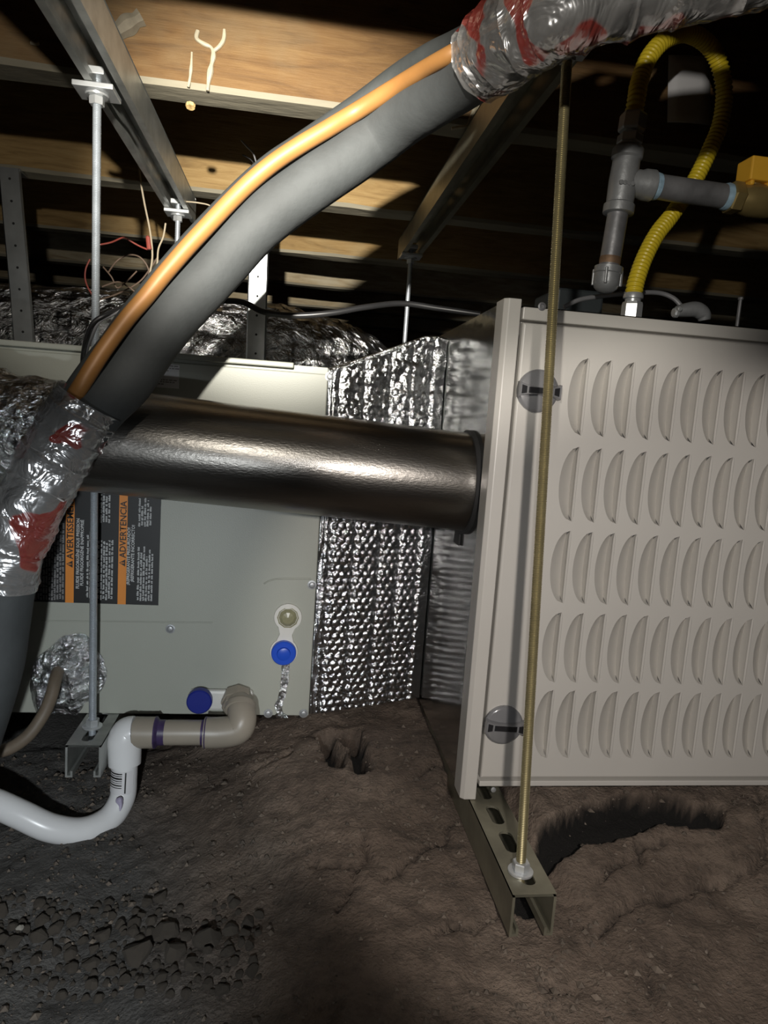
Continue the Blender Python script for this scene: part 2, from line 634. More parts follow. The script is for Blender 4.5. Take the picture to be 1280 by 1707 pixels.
JZ = S + .384                              # underside of the joists
JH = .19
ceil_o = struct(MB().box((-3.1, -1.3, JZ + JH + .02), (3.7, 5.1, JZ + JH + .06)).build('ceiling', M['subfloor']))
for k in range(24):                        # boards laid across the joists
    y0 = -1.2 + k * .26
    if y0 > 4.9:
        break
    MB().box((-3.0, y0 + .004, JZ + JH), (3.6, y0 + .256, JZ + JH + .0195)).build('subfloor_board', M['subfloor'], ceil_o)


def joist(y, mat='timber', t=.047):
    """rough sawn joist: uneven lower arris, its own underside"""
    m = MB()
    n = 90
    x0, x1 = -3.0, 3.6
    rows = []
    for i in range(n + 1):
        x = x0 + (x1 - x0) * i / n
        e = .0035 * noise.noise(Vector((x * 9, y * 3, 0))) + .002 * noise.noise(Vector((x * 31, y * 5, 2)))
        e2 = .003 * noise.noise(Vector((x * 8, y * 7, 5)))
        rows.append([(x, y, JZ + JH), (x, y, JZ + .006 + e), (x, y + .004, JZ + e * .5), (x, y + t - .004, JZ + e2), (x, y + t, JZ + .006 + e2), (x, y + t, JZ + JH)])
    for r in rows:
        m.v += r
    for i in range(n):
        for j in range(6):
            q = (j + 1) % 6
            m.f.append((i * 6 + j, i * 6 + q, (i + 1) * 6 + q, (i + 1) * 6 + j))
            m.m.append(1 if j in (1, 2, 3) else 0)
    m.f.append(tuple(range(6)))
    m.f.append(tuple(n * 6 + j for j in reversed(range(6))))
    m.m += [0, 0]
    return m.build('floor_joist', [M[mat], M['timber_edge']], ceil_o)


JY = [.928 + .409 * (k - 2) for k in range(12)]
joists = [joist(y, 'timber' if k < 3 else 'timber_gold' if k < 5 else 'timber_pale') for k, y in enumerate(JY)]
j1 = joists[2]

# paint drips and stains on the first joist in view
yj = JY[2]


def drip(pts, w, parent=j1):
    m = MB()
    q = smooth_path([P(px, py, yj) - Vector((0, .0012, 0)) for px, py in pts], 6)
    m.tube(q, [1.35 * w * (.75 + .5 * noise.noise(v * 90)) for v in q], 8)
    return m.build('paint_drip', M['drip'], parent, True)


drip([(330, 52), (328, 65), (340, 74), (352, 80), (356, 92), (352, 112), (348, 135), (346, 152)], .0024)
drip([(374, 50), (373, 66), (366, 78), (356, 86)], .0026)
drip([(320, 88), (319, 110), (317, 130), (314, 146)], .0018)
drip([(792, 178), (785, 195), (778, 210), (764, 213), (752, 215)], .0020)
drip([(800, 170), (796, 186), (790, 192)], .0016)
drip([(52, 72), (60, 74), (66, 73)], .0016)
st = MB()
sp_ = smooth_path([P(px, py, yj) - Vector((0, .0009, 0)) for px, py in ((172, 66), (195, 55), (215, 42), (236, 30))], 6)
st.tube(sp_, [.008 + .006 * abs(noise.noise(v * 60)) for v in sp_], 8)
so = st.build('grey_smear', simple('grey_putty_smear', (.19, .165, .12), .8, 0, .2, 60), j1, True)
so.scale = (1, 1, 1)
kn = MB()
disc(kn, P(317, 172, yj + .002) + Vector((0, .004, 0)), (0, -.3, -1), .006, .004, 9)
kn.build('knot', simple('splintered_knot', (.55, .38, .16), .7, 0, .5, 300), j1, True)

# ================================================================== strut channels
ZT = S - .4133                             # top of the lower channels
ZU = S + .341                              # lower lips of the upper channels


def channel(x, y0, y1, z, up, mat, slot0=.03, w=.0413, h=.0413, t=.0025):
    """slotted channel along y. up: web on top; z is the web's outer face"""
    m = MB()
    sgn = -1 if up else 1
    lip = .0085
    for sx in (-1, 1):
        xo = x + sx * w / 2
        xi = xo - sx * t
        a, b = sorted((xo, xi))
        zl = z + sgn * h
        m.box((a, y0, min(z + sgn * t, zl)), (b, y1, max(z + sgn * t, zl)))
        xl = xo - sx * lip
        a, b = sorted((xi, xl))
        m.box((a, y0, min(zl, zl - sgn * t)), (b, y1, max(zl, zl - sgn * t)))
        a, b = sorted((xl, xl + sx * t))
        m.box((a, y0, min(zl - sgn * t, zl - sgn * .008)), (b, y1, max(zl - sgn * t, zl - sgn * .008)))
    # web with stadium slots
    pitch, sl, sr = .048, .0105, .0071
    ya = y0
    cy = y0 + slot0
    za, zb = z, z + sgn * t
    while ya < y1 - 1e-6:
        yb = min(ya + pitch, y1)
        c = cy
        if c - sl - sr > ya and c + sl + sr < yb:
            N = 20
            inn, out = [], []
            for i in range(N):
                a = 2 * pi * i / N
                ca, sa = cos(a), sin(a)
                ix = x + sr * ca
                iy = c + sr * sa + (sl if sa >= 0 else -sl)
                # ray from the centre to the rectangle
                hx, hy1, hy0 = w / 2, yb - c, c - ya
                k = min(hx / abs(ca) if abs(ca) > 1e-9 else 1e9, (hy1 if sa > 0 else hy0) / abs(sa) if abs(sa) > 1e-9 else 1e9)
                out.append((x + ca * k, c + sa * k))
                inn.append((ix, iy))
            # add exact corners by snapping
            cor = [(x + w / 2, yb), (x - w / 2, yb), (x - w / 2, ya), (x + w / 2, ya)]
            for cxy in cor:
                j = min(range(N), key=lambda i: (out[i][0] - cxy[0]) ** 2 + (out[i][1] - cxy[1]) ** 2)
                out[j] = cxy
            n = len(m.v)
            for zz in (za, zb):
                m.v += [(u, v, zz) for u, v in out] + [(u, v, zz) for u, v in inn]
            for i in range(N):
                j = (i + 1) % N
                m.f += [(n + i, n + j, n + N + j, n + N + i), (n + 2 * N + i, n + 3 * N + i, n + 3 * N + j, n + 2 * N + j),
                        (n + N + i, n + N + j, n + 3 * N + j, n + 3 * N + i)]
                m.m += [0, 0, 0]
        else:
            m.box((x - w / 2, ya, min(za, zb)), (x + w / 2, yb, max(za, zb)))
        ya = yb
        cy += pitch
    for e in (y0, y1):
        pass
    return m


o = channel(.2372, .545, 1.56, ZT, True, None, .030).build('strut_channel', M['strut_olive'])
tag(o, 'olive zinc slotted channel lying under the louvered furnace, open end towards the viewer', 'metal channel')
o = channel(-.2315, .826, 1.50, ZT - .0005, True, None, .028).build('strut_channel', M['strut'])
tag(o, 'short grey channel end under the sage cabinet, left of the drain pipe', 'metal channel')
o = channel(-.2215, .28, 1.39, ZU + .0413, True, None, .03).build('strut_channel', M['strut'])
tag(o, 'bright galvanised ceiling channel at upper left with a rod nut in its slot', 'metal channel')
o = channel(.2225, .57, 1.52, ZU + .0413, True, None, .03).build('strut_channel', M['strut_olive'])
tag(o, 'dark ceiling channel running back behind the wrapped pipe bundle', 'metal channel')


# ================================================================== threaded rods
def thread(m, a, b, r=.00476, pitch=.00165, seg=12, depth=.0006):
    a, b = Vector(a), Vector(b)
    L = (b - a).length
    n = int(L / pitch)
    prof = []
    for i in range(n):
        d = i * L / n
        prof += [(d, r - depth), (d + pitch * .5, r)]
    prof.append((L, r - depth))
    m.lathe(a, b - a, prof, seg)
    return m


def rod(a, b, mat, label, top_plate=True, bottom_nut=True, pitch=.00165, nutmat='nut'):
    """a lower end, b upper end"""
    a, b = Vector(a), Vector(b)
    ax = (b - a).normalized()
    t = thing('threaded_rod', label, 'threaded rod', a)
    m = MB()
    thread(m, a - ax * (.02 if bottom_nut else 0), b + ax * .012, pitch=pitch)
    m.build('rod_shaft', mat, t, True, angle=60)
    if bottom_nut:
        disc(MB(), a, (0, 0, 1), .0125, .0018)
        w = MB()
        w.lathe(a + Vector((0, 0, .0003)), (0, 0, 1), [(0, .0120), (.0016, .0120), (.002, .0112)], 28)
        w.build('washer', M[nutmat], t, True)
        w = MB()
        w.hexnut(a + Vector((0, 0, .0024)), (0, 0, 1), .0083, .0085)
        w.build('nut', M[nutmat], t)
    if top_plate:
        w = MB()
        w.box((b.x - .0215, b.y - .019, ZU - .0062), (b.x + .0215, b.y + .019, ZU - .0005))
        w.build('square_washer', M[nutmat], t, bevel=.001)
        w = MB()
        w.lathe((b.x, b.y, ZU - .0085), (0, 0, 1), [(0, .012), (.002, .0125)], 24)
        w.build('washer', M[nutmat], t, True)
        w = MB()
        w.hexnut((b.x, b.y, ZU - .0175), (0, 0, 1), .0083, .0088)
        w.build('nut', M[nutmat], t)
        w = MB()
        w.box((b.x - .011, b.y - .016, ZU + .009), (b.x + .011, b.y + .016, ZU + .017))
        w.build('channel_nut', M[nutmat], t, bevel=.001)
    return t


rod((.2338, .5765, ZT), (.2215, .632, ZU), M['rod_yellow'], 'yellow zinc threaded rod in front of the louvered furnace door')
rod((-.2345, .876, ZT - .0005), (-.2340, .856, ZU), M['rod_zinc'], 'silver threaded rod standing in front of the sage cabinet')
rod((-.2215, 1.325, ZT - .0005), (-.2215, 1.322, ZU), M['rod_zinc'], 'silver threaded rod at the far end of the upper left channel', pitch=.004)
rod((.2215, 1.462, ZT), (.2215, 1.462, ZU), M['rod_zinc'], 'thin threaded rod hanging from the dark ceiling channel behind the bundle', pitch=.004)

# ================================================================== furnace
FX0, FY0, FY1 = .2055, .700, 1.30
FZ0, FZ1 = ZT + .0005, S + .1305
FX1 = 1.20
fur = thing('furnace', 'beige louvered furnace lying on the channels at right', 'furnace', (FX0, FY0, FZ0))
m = MB()
m.box((FX0 + .003, FY0 + .0255, FZ0 + .0005), (FX1, FY1, FZ1 - .001))
m.build('casing', M['sidegalv'], fur, label='shiny galvanised furnace casing')
# front corner post with a chamfered outer face
m = MB()
m.prism([(FX0, FY0 + .03), (FX0, FY0 + .004), (FX0 + .0045, FY0), (FX0 + .0175, FY0), (FX0 + .0205, FY0 + .012), (FX0 + .0205, FY0 + .03)], FZ0, FZ1 + .001, 'z')
m.build('corner_post', M['cream'], fur, bevel=.0008)
DX0, DX1 = FX0 + .0225, FX1 - .02
DY = FY0 + .004
DZ0, DZ1 = S - .3895, S + .1095
m = MB()
m.box((FX0 + .0205, FY0 + .0015, DZ1 + .0022), (FX1, FY0 + .02, FZ1 - .006))
m.box((FX0 + .0205, FY0 + .014, DZ1 - .012), (FX1, FY0 + .02, DZ1 + .0022))
m.build('top_rail', M['cream'], fur, bevel=.0012)
m = MB()
m.box((FX0 + .0205, FY0 + .0008, S - .3975), (FX1, FY0 + .02, DZ0 - .002))
m.build('bottom_rail', M['cream'], fur, bevel=.0008)
for px, py in ((903, 511),):
    q = P(px, py, FY0 + .0015)
    m = MB()
    m.lathe(q, FRONT, [(0, .0042), (.0008, .0042), (.0012, .0026), (.0003, .0022), (.0002, .0005)], 16)
    m.build('screw', M['pipe'], fur, True)
m = MB()
m.lathe(P(822, 1316, FY0), FRONT, [(0, .003), (.0012, .003), (.002, .001)], 12)
m.build('screw', M['iron'], fur, True)
# door panel: sheet with half-moon cut-outs, each closed by a louver pressed inwards
LX0, LPITCH, LW = .3026, .02545, .0186
ROWS = [(.0795, -.0022), (-.0134, -.0944), (-.1050, -.1843), (-.1957, -.2753), (-.2852, -.3645)]
LH, NC, NE = .0808, 13, 30


def moon(n=NE):
    """outline of a louver: straight on the right, bulging left; (x, z) round its middle"""
    pts = []
    for i in range(n + 1):
        t = -1 + 2 * i / n
        e = sqrt(max(0, 1 - abs(t) ** 2.1))
        pts.append((-LW * e, t * LH / 2))
    return pts


def build_door():
    m = MB()
    xc0 = LX0 - LW - .0026
    zmid = [S + (a + b) / 2 for a, b in ROWS]
    zedge = [zmid[0] + .0475] + [(zmid[i] + zmid[i + 1]) / 2 for i in range(4)] + [zmid[4] - .0475]
    xc1 = xc0 + NC * LPITCH
    for r in range(5):
        zt, zb = zedge[r], zedge[r + 1]
        for c in range(NC):
            xa, xb = xc0 + c * LPITCH, xc0 + (c + 1) * LPITCH
            xs = LX0 + c * LPITCH
            hole = [(xs + u, zmid[r] + w) for u, w in moon()]
            hole += [(xs, zmid[r] + LH / 2 - LH * k / 8) for k in range(1, 8)]
            ox, oz = xs - .007, zmid[r]
            out = []
            for u, w in hole:
                dx, dz = u - ox, w - oz
                k = min(((xb - ox) if dx > 0 else (xa - ox)) / dx if abs(dx) > 1e-9 else 1e9,
                        ((zt - oz) if dz > 0 else (zb - oz)) / dz if abs(dz) > 1e-9 else 1e9)
                out.append((ox + dx * k, oz + dz * k))
            for cx_ in ((xa, zt), (xb, zt), (xa, zb), (xb, zb)):
                q = min(range(len(out)), key=lambda i: (out[i][0] - cx_[0]) ** 2 + (out[i][1] - cx_[1]) ** 2)
                out[q] = cx_
            n, k = len(m.v), len(hole)
            m.v += [(u, DY, w) for u, w in hole] + [(u, DY, w) for u, w in out] + [(u, DY + .0012, w) for u, w in hole]
            for i in range(k):
                q = (i + 1) % k
                m.f += [(n + i, n + q, n + k + q, n + k + i), (n + i, n + 2 * k + i, n + 2 * k + q, n + q)]
    zt, zb = zedge[0], zedge[5]
    b = .0025
    for x0, x1, z0, z1 in ((DX0 + b, xc0, DZ0 + b, DZ1 - b), (xc1, DX1 - b, DZ0 + b, DZ1 - b), (xc0, xc1, zt, DZ1 - b), (xc0, xc1, DZ0 + b, zb)):
        m.quad((x0, DY, z0), (x1, DY, z0), (x1, DY, z1), (x0, DY, z1))
    # rounded returns
    A = [(DX0 + b, DZ0 + b), (DX1 - b, DZ0 + b), (DX1 - b, DZ1 - b), (DX0 + b, DZ1 - b)]
    sgn = [(-1, -1), (1, -1), (1, 1), (-1, 1)]
    prev = None
    for d, o_ in ((0, 0), (.0003, .35), (.0009, .7), (.0025, 1), (.0205, 1)):
        ring = [(A[i][0] + sgn[i][0] * b * o_, DY + d, A[i][1] + sgn[i][1] * b * o_) for i in range(4)]
        n = len(m.v)
        m.v += ring
        if prev is not None:
            for i in range(4):
                q = (i + 1) % 4
                m.f.append((prev + i, prev + q, n + q, n + i))
        prev = n
    m.f.append((prev, prev + 3, prev + 2, prev + 1))
    m.m = [0] * len(m.f)
    return m.build('door_panel', M['cream'], fur, True, angle=20)


door = build_door()


def louver_mesh():
    m = MB()
    k = 8
    pts = moon()
    q = k + 1
    for u, w in pts:
        e = -u / LW
        for j in range(k + 1):
            f = j / k
            dep = .0140 * (e ** .65) * f
            m.v.append((u * (1 - f), .0011 + dep, w))
    for i in range(NE):
        for j in range(k):
            m.f.append((i * q + j, i * q + j + 1, (i + 1) * q + j + 1, (i + 1) * q + j))
    # rolled bead along the straight cut edge
    n = len(m.v)
    prof = [(-.0014, .0006), (-.0012, -.0005), (-.0005, -.0011), (.0004, -.0011), (.0011, -.0005), (.0012, .0006)]
    for i in range(13):
        w = -LH / 2 + LH * i / 12
        s_ = 1 if 0 < i < 12 else .4
        m.v += [(u * s_, y * s_, w) for u, y in prof]
    for i in range(12):
        for j in range(5):
            m.f.append((n + i * 6 + j, n + i * 6 + j + 1, n + (i + 1) * 6 + j + 1, n + (i + 1) * 6 + j))
    # side wall under the bead
    n = len(m.v)
    for i in range(13):
        w = -LH / 2 + LH * i / 12
        e = sqrt(max(0, 1 - abs(2 * i / 12 - 1) ** 2.1))
        m.v += [(-.0002, .0004, w), (-.0002, .0013 + .0140 * e ** .65, w)]
    for i in range(12):
        m.f.append((n + 2 * i, n + 2 * i + 1, n + 2 * i + 3, n + 2 * i + 2))
    return m


lm = None
for r, (za, zb) in enumerate(ROWS):
    for c in range(NC):
        x = LX0 + c * LPITCH
        zc = S + (za + zb) / 2
        if lm is None:
            mm = louver_mesh()
            me = bpy.data.meshes.new('louver')
            me.from_pydata(mm.v, [], mm.f)
            bm = bmesh.new(); bm.from_mesh(me)
            bmesh.ops.recalc_face_normals(bm, faces=bm.faces)
            bm.to_mesh(me); bm.free()
            me.materials.append(M['cream'])
            me.polygons.foreach_set('use_smooth', [True] * len(me.polygons))
            me.set_sharp_from_angle(angle=radians(40))
            lm = me
        o = bpy.data.objects.new('louver', lm)
        COL.objects.link(o)
        o.parent = door
        o.location = Vector((x, DY, zc)) - world_loc(door)


def latch(px, py, ang):
    c = P(px, py, DY)
    m = MB()
    m.lathe(c, FRONT, [(0, .0222), (.003, .0222), (.0045, .0205), (.0052, .019), (.0052, .001)], 36)
    l = m.build('latch_knob', M['smoke'], door, True, label='smoke grey turn latch')
    m = MB()
    ca, sa = cos(ang), sin(ang)

    def uv(u, v, d):
        return c + Vector((u * ca - v * sa, -d, u * sa + v * ca))
    # bow-tie grip bar
    pts = []
    for i in range(17):
        u = -.0225 + .045 * i / 16
        pts.append((u, .0036 + .0038 * abs(u / .0225) ** 2.2))
    loop = pts + [(u, -v) for u, v in reversed(pts)]
    n, k = 0, len(loop)
    for d, sc in ((.004, 1.12), (.0115, 1.0), (.0125, .88)):
        m.v += [tuple(uv(u * (1 if sc > .9 else .97), v * sc, d)) for u, v in loop]
    for a in range(2):
        for i in range(k):
            j = (i + 1) % k
            m.f.append((a * k + i, a * k + j, (a + 1) * k + j, (a + 1) * k + i))
    for i in range(16):
        m.f.append((2 * k + i, 2 * k + i + 1, 2 * k + k - 2 - i, 2 * k + k - 1 - i))
    m.m = [0] * len(m.f)
    g = m.build('grip', M['smoke'], door, True, label='raised bar of the turn latch')
    for u0, u1 in ((-.0205, -.0150), (-.0130, .0125), (.0145, .0200)):
        m = MB()
        w0 = .0022 + .0030 * abs(u0 / .0225) ** 2.2
        w1 = .0022 + .0030 * abs(u1 / .0225) ** 2.2
        a = [uv(u0, -w0, .0127), uv(u1, -w1, .0127), uv(u1, w1, .0127), uv(u0, w0, .0127)]
        m.quad(*a)
        m.build('grip_recess', M['smoke_dark'], door)


latch(895, 652, radians(-1))
latch(838, 1207, radians(-3))

# flue inlet collar on the casing's left side
FLY, FLZ, FLR = .800, S - .0665, .0580
m = MB()
m.lathe((FX0 - .002, FLY + .001, FLZ), (1, 0, 0), [(0, FLR + .0015), (0, FLR + .0040), (.007, FLR + .0040), (.007, FLR)], 48)
m.build('flue_gasket', M['black'], fur, True, label='black gasket ring round the flue')
m = MB()
m.box((FX0 - .0005, FLY + .005, FLZ - .0785), (FX0 + .003, FLY + .030, FLZ - .056))
m.build('gasket_tab', M['black'], fur, bevel=.003)

# ================================================================== flue pipe
fl = thing('flue_pipe', 'dull steel flue pipe running left from the furnace side', 'flue pipe', (0, FLY, FLZ))
FA = Vector((FX0 + .006, FLY, FLZ))
FB = Vector((-.52, FLY - .004, FLZ + .040))
fd = (FB - FA).normalized()
m = MB()
m.lathe(FA, fd, [(0, FLR), (.2, FLR), (.45, FLR), (.52, FLR)], 64)
m.build('pipe_section', M['flue'], fl, True)
# tape-wrapped end at the left
m = MB()
cx = []
for i in range(40):
    d = .465 + i * .0068
    r = FLR + .0022 + .0018 * noise.noise(Vector((d * 60, 0, 0))) + (.004 if d > .52 else 0)
    cx.append((d, r))
pts = [FA + fd * d for d, r in cx]
m.tube(pts, [r for d, r in cx], 48, True, lambda i, j: 1 + .03 * noise.noise(Vector((i * .35, cos(j * pi / 24) * 4, sin(j * pi / 24) * 4))))
m.build('tape_wrap', M['foil'], fl, True, label='crinkled foil tape on the left end of the flue')

# ================================================================== cabinet
CY = .915
CX0, CX1 = -.95, .0415
CZ0, CZ1 = S - .4135, S + .0565
cab = thing('coil_cabinet', 'sage grey coil cabinet on the left behind the flue pipe', 'cabinet', (CX1, CY, CZ0))


def C(px, py, d=0.):
    return P(px, py, CY) - Vector((0, d, 0))


m = MB()
m.box((CX0, CY + .004, CZ0), (CX1 - .001, 1.28, CZ1 + .006))
m.build('cabinet_body', M['sage'], cab)
m = MB()
m.box((CX0, CY, CZ0), (CX1, CY + .0045, CZ1 - .0025))
m.build('front_panel', M['sage'], cab, bevel=.0015)
m = MB()
m.box((CX0, CY - .006, CZ1 + .0015), (CX1 - .045, CY + .05, CZ1 + .0085))
m.build('top_flange', M['sage'], cab, bevel=.0015)
m = MB()
a, b = C(455, 968, .0), C(516, 966, .0)
q = smooth_path([C(440, 973, .0), C(452, 967, .0), C(470, 965, 0), C(519, 965, 0)], 6)
m.tube(q, .0012, 8)
m.build('pressed_crease', M['sage'], cab, True)
m = MB()
m.tube([C(68, 1035, .0), C(355, 1038, .0)], .0011, 8)
m.build('pressed_crease', M['sage'], cab, True)
for px, py in ((550, 628), (520, 975), (284, 1048), (447, 1189), (506, 1189)):
    t = MB()
    t.lathe(C(px, py), FRONT, [(0, .0062), (.0008, .0062), (.001, .0042), (.003, .0040), (.0036, .003), (.0036, .0005)], 20)
    t.build('screw', M['iron'], cab, True)


# --- warning label
def text_mesh(txt, size, mat, parent, origin, name='lettering', rot=True, d=.0014, bold=.0):
    cu = bpy.data.curves.new('t', 'FONT')
    cu.body = txt
    cu.size = size
    cu.offset = bold
    cu.resolution_u = 2
    ob = bpy.data.objects.new('t', cu)
    COL.objects.link(ob)
    dg = bpy.context.evaluated_depsgraph_get()
    me = bpy.data.meshes.new_from_object(ob.evaluated_get(dg))
    COL.objects.unlink(ob)
    bpy.data.objects.remove(ob)
    o0 = world_loc(parent)
    for v in me.vertices:
        x, y = v.co.x, v.co.y
        if rot:
            p = Vector((origin.x - y, CY - d, origin.z + x))     # reads upwards
        else:
            p = Vector((origin.x + x, CY - d, origin.z + y))
        v.co = p - o0
    me.materials.clear()
    me.materials.append(mat)
    ob = bpy.data.objects.new(name, me)
    COL.objects.link(ob)
    ob.parent = parent
    return ob


xr, zb_ = C(264, 1007).x, C(200, 1007).z
xl = C(20, 1003).x
zt_ = C(200, 690).z
m = MB()
m.box((xl, CY - .0006, zb_), (xr, CY + .0005, zt_))
lab = m.build('warning_label', M['label_black'], cab, label='black warning label with orange stripes')
for px in (205, 117, 47):
    x = C(px, 900).x
    m = MB()
    m.quad((x - .0052, CY - .0009, zb_), (x + .0052, CY - .0009, zb_), (x + .0052, CY - .0009, zt_), (x - .0052, CY - .0009, zt_))
    m.build('orange_stripe', M['label_orange'], lab)
    tz = C(px, 944 if px == 205 else 946).z
    m = MB()
    m.quad((x + .0036, CY - .0012, tz), (x + .0036, CY - .0012, tz + .0095), (x - .0042, CY - .0012, tz + .00475))
    m.build('warning_triangle', M['ink_black'], lab)
    m = MB()
    m.quad((x + .0022, CY - .0014, tz + .0040), (x + .0022, CY - .0014, tz + .0055), (x + .0010, CY - .0014, tz + .0055), (x + .0010, CY - .0014, tz + .0040))
    m.quad((x + .0004, CY - .0014, tz + .0037), (x + .0004, CY - .0014, tz + .0058), (x - .0026, CY - .0014, tz + .0050), (x - .0026, CY - .0014, tz + .0045))
    m.build('exclamation_mark', M['label_orange'], lab)
    word = {205: 'ADVERTENCIA', 117: 'AVERTISSEMENT'}.get(px)
    if word:
        text_mesh(word, .0112, M['ink_black'], lab, Vector((x + .0040, 0, tz + .0115)), bold=.0002)
for txt, px, py, s in (('¡REFRIGERANTE PRESURIZADO!', 216, 975, .0054), ('¡REFRIGERANTE INCORRECTO!', 223, 970, .0054),
                       ('FLUIDE FRIGORIGÈNE SOUS PRESSION', 132, 981, .0054), ('FLUIDE FRIGORIGÈNE INAPPROPRIÉ', 139, 976, .0054)):
    text_mesh(txt, s, M['ink_white'], lab, C(px, py), bold=.00012)


def fine_print(col_px, py0, py1, seed):
    """one line of print too small to read, set as word-long strokes"""
    rr = random.Random(seed)
    x = C(col_px, 900).x
    z0, z1 = C(col_px, py1).z, C(col_px, py0).z
    m = MB()
    z = z0
    while z < z1:
        w = min(rr.uniform(.003, .011), z1 - z)
        # letters: narrow strokes
        zz = z
        while zz < z + w - .0007:
            hgt = rr.choice((.0021, .0021, .0017, .0026))
            m.quad((x + .0010, CY - .0010, zz), (x + .0010, CY - .0010, zz + .0009), (x + .0010 - hgt, CY - .0010, zz + .0009), (x + .0010 - hgt, CY - .0010, zz))
            zz += .00135
        z += w + .0016
    return m


seed = 0
for lo, hi, a, b in ((232, 258, 905, 1002), (232, 254, 822, 878), (147, 152, 880, 998), (152, 158, 906, 998), (165, 190, 895, 1000), (168, 182, 812, 872), (60, 106, 850, 1000)):
    px = lo
    blk = MB()
    while px <= hi:
        seed += 1
        rr = random.Random(seed * 13)
        f = fine_print(px, a + rr.uniform(0, 22), b - rr.uniform(0, 3), seed)
        n = len(blk.v)
        blk.v += f.v
        blk.f += [tuple(i + n for i in q) for q in f.f]
        px += 4.6
    blk.m = [0] * len(blk.f)
    blk.build('fine_print', M['ink_white'] if lo > 110 else M['ink_grey'], lab)

# --- small paper label
m = MB()
a, b = C(238, 604), C(298, 648)
m.box((a.x, CY - .0006, b.z), (b.x, CY + .0003, a.z))
pl = m.build('rating_label', M['paper'], cab, label='small white paper label')
m = MB()
rr = random.Random(5)
for py, x0, x1 in ((610, 270, 292), (614, 268, 293), (618, 264, 282), (632, 245, 290), (635.5, 245, 289), (639, 240, 272)):
    p, q = C(x0, py), C(x1, py)
    x = p.x
    while x < q.x:
        w = rr.uniform(.002, .005)
        m.quad((x, CY - .0009, p.z), (x + w, CY - .0009, p.z), (x + w, CY - .0009, p.z + .0014), (x, CY - .0009, p.z + .0014))
        x += w + .0008
m.build('fine_print', M['ink_grey'], pl)

# --- white double port with blue cap
p1, p2 = C(480, 1028), C(473, 1085)
m = MB()
loop = []
ax = (p1 - p2)
L_ = ax.length
ux = ax.normalized()
vx = Vector((ux.z, 0, -ux.x))
R1, R2, neck = .0188, .0188, .0085
for i in range(13):
    a = -pi * .72 / 2 - .0 + 0
ang = [radians(-62 + i * (304) / 22) for i in range(23)]
up_ = [(p1 + ux * (R1 * sin(a)) + vx * (R1 * cos(a))) for a in [radians(-52 + i * 284 / 22) for i in range(23)]]
dn_ = [(p2 - ux * (R2 * sin(a)) - vx * (R2 * cos(a))) for a in [radians(-52 + i * 284 / 22) for i in range(23)]]
mid1 = (p1 + p2) / 2 - vx * neck
mid2 = (p1 + p2) / 2 + vx * neck
loop = up_ + [mid1] + dn_ + [mid2]
outl = [(q.x, q.z) for q in loop]
m.prism(outl, CY - .0045, CY - .0001, 'y')
port = m.build('port_plate', M['white_plastic'], cab, bevel=.001, label='white plastic double port')
m = MB()
m.lathe(p1 - Vector((0, .0045, 0)), FRONT, [(0, .0142), (.0008, .0145), (.001, .0135), (-.0005, .0128), (.0035, .008), (.005, .0015)], 10)
m.build('port_dome', M['olive_plastic'], port, False)
m = MB()
m.lathe(p2 - Vector((0, .0045, 0)), FRONT, [(0, .0168), (.006, .0166), (.007, .0155), (.007, .0092), (.0105, .0086), (.011, .0075), (.011, .0005)], 32)
m.build('port_cap', M['blue'], port, True, label='bright blue cap')
# drip tape under it
m = MB()
tp = [C(476, 1106, .0008), C(475, 1130, .0008), C(470, 1160, .0008), C(464, 1178, .0008), C(470, 1196, .0008)]
tq = smooth_path(tp, 6)
for i, q in enumerate(tq):
    w = .0052 + .0012 * noise.noise(q * 120) + (.003 if i > len(tq) - 4 else 0)
    m.v += [(q.x - w, q.y + .0004 * noise.noise(q * 300), q.z), (q.x, q.y - .0012 + .0006 * noise.noise(q * 260), q.z), (q.x + w, q.y, q.z)]
for i in range(len(tq) - 1):
    m.f += [(3 * i, 3 * i + 1, 3 * i + 4, 3 * i + 3), (3 * i + 1, 3 * i + 2, 3 * i + 5, 3 * i + 4)]
m.m = [0] * len(m.f)
m.build('tape_strip', M['foil'], cab, True)

# --- lower drain port, blue plug
m = MB()
a, b = C(318, 1146), C(421, 1181)
m.box((a.x, CY - .010, b.z), (b.x, CY, a.z))
dp = m.build('drain_plate', M['white_plastic'], cab, bevel=.004, label='pale drain port plate')
m = MB()
q = C(335, 1161)
m.lathe(q - Vector((0, .0095, 0)), FRONT, [(0, .0168), (.009, .0166), (.0105, .015), (.0105, .001)], 32)
m.build('drain_plug', M['navy'], dp, True, label='dark blue plug')

# --- crumpled foil patch round the line opening
m = MB()
cp = C(117, 1125)
N, K = 40, 14
outr = [(180, 1120), (172, 1150), (140, 1175), (132, 1192), (105, 1188), (62, 1192), (53, 1165), (50, 1125), (60, 1098), (80, 1082), (105, 1060), (138, 1053), (150, 1066), (168, 1090)]
op = [C(*q) for q in outr]


def edge_at(a):
    best, val = None, .05
    # radius of the outline in direction a
    for i in range(len(op)):
        p, q = op[i], op[(i + 1) % len(op)]
        x1, z1, x2, z2 = p.x - cp.x, p.z - cp.z, q.x - cp.x, q.z - cp.z
        den = (x2 - x1) * sin(a) - (z2 - z1) * cos(a)
        if abs(den) < 1e-9:
            continue
        u = (z1 * cos(a) - x1 * sin(a)) / den
        if -1e-6 <= u <= 1 + 1e-6:
            r = (x1 + (x2 - x1) * u) * cos(a) + (z1 + (z2 - z1) * u) * sin(a)
            if r > 0:
                val = r
    return val


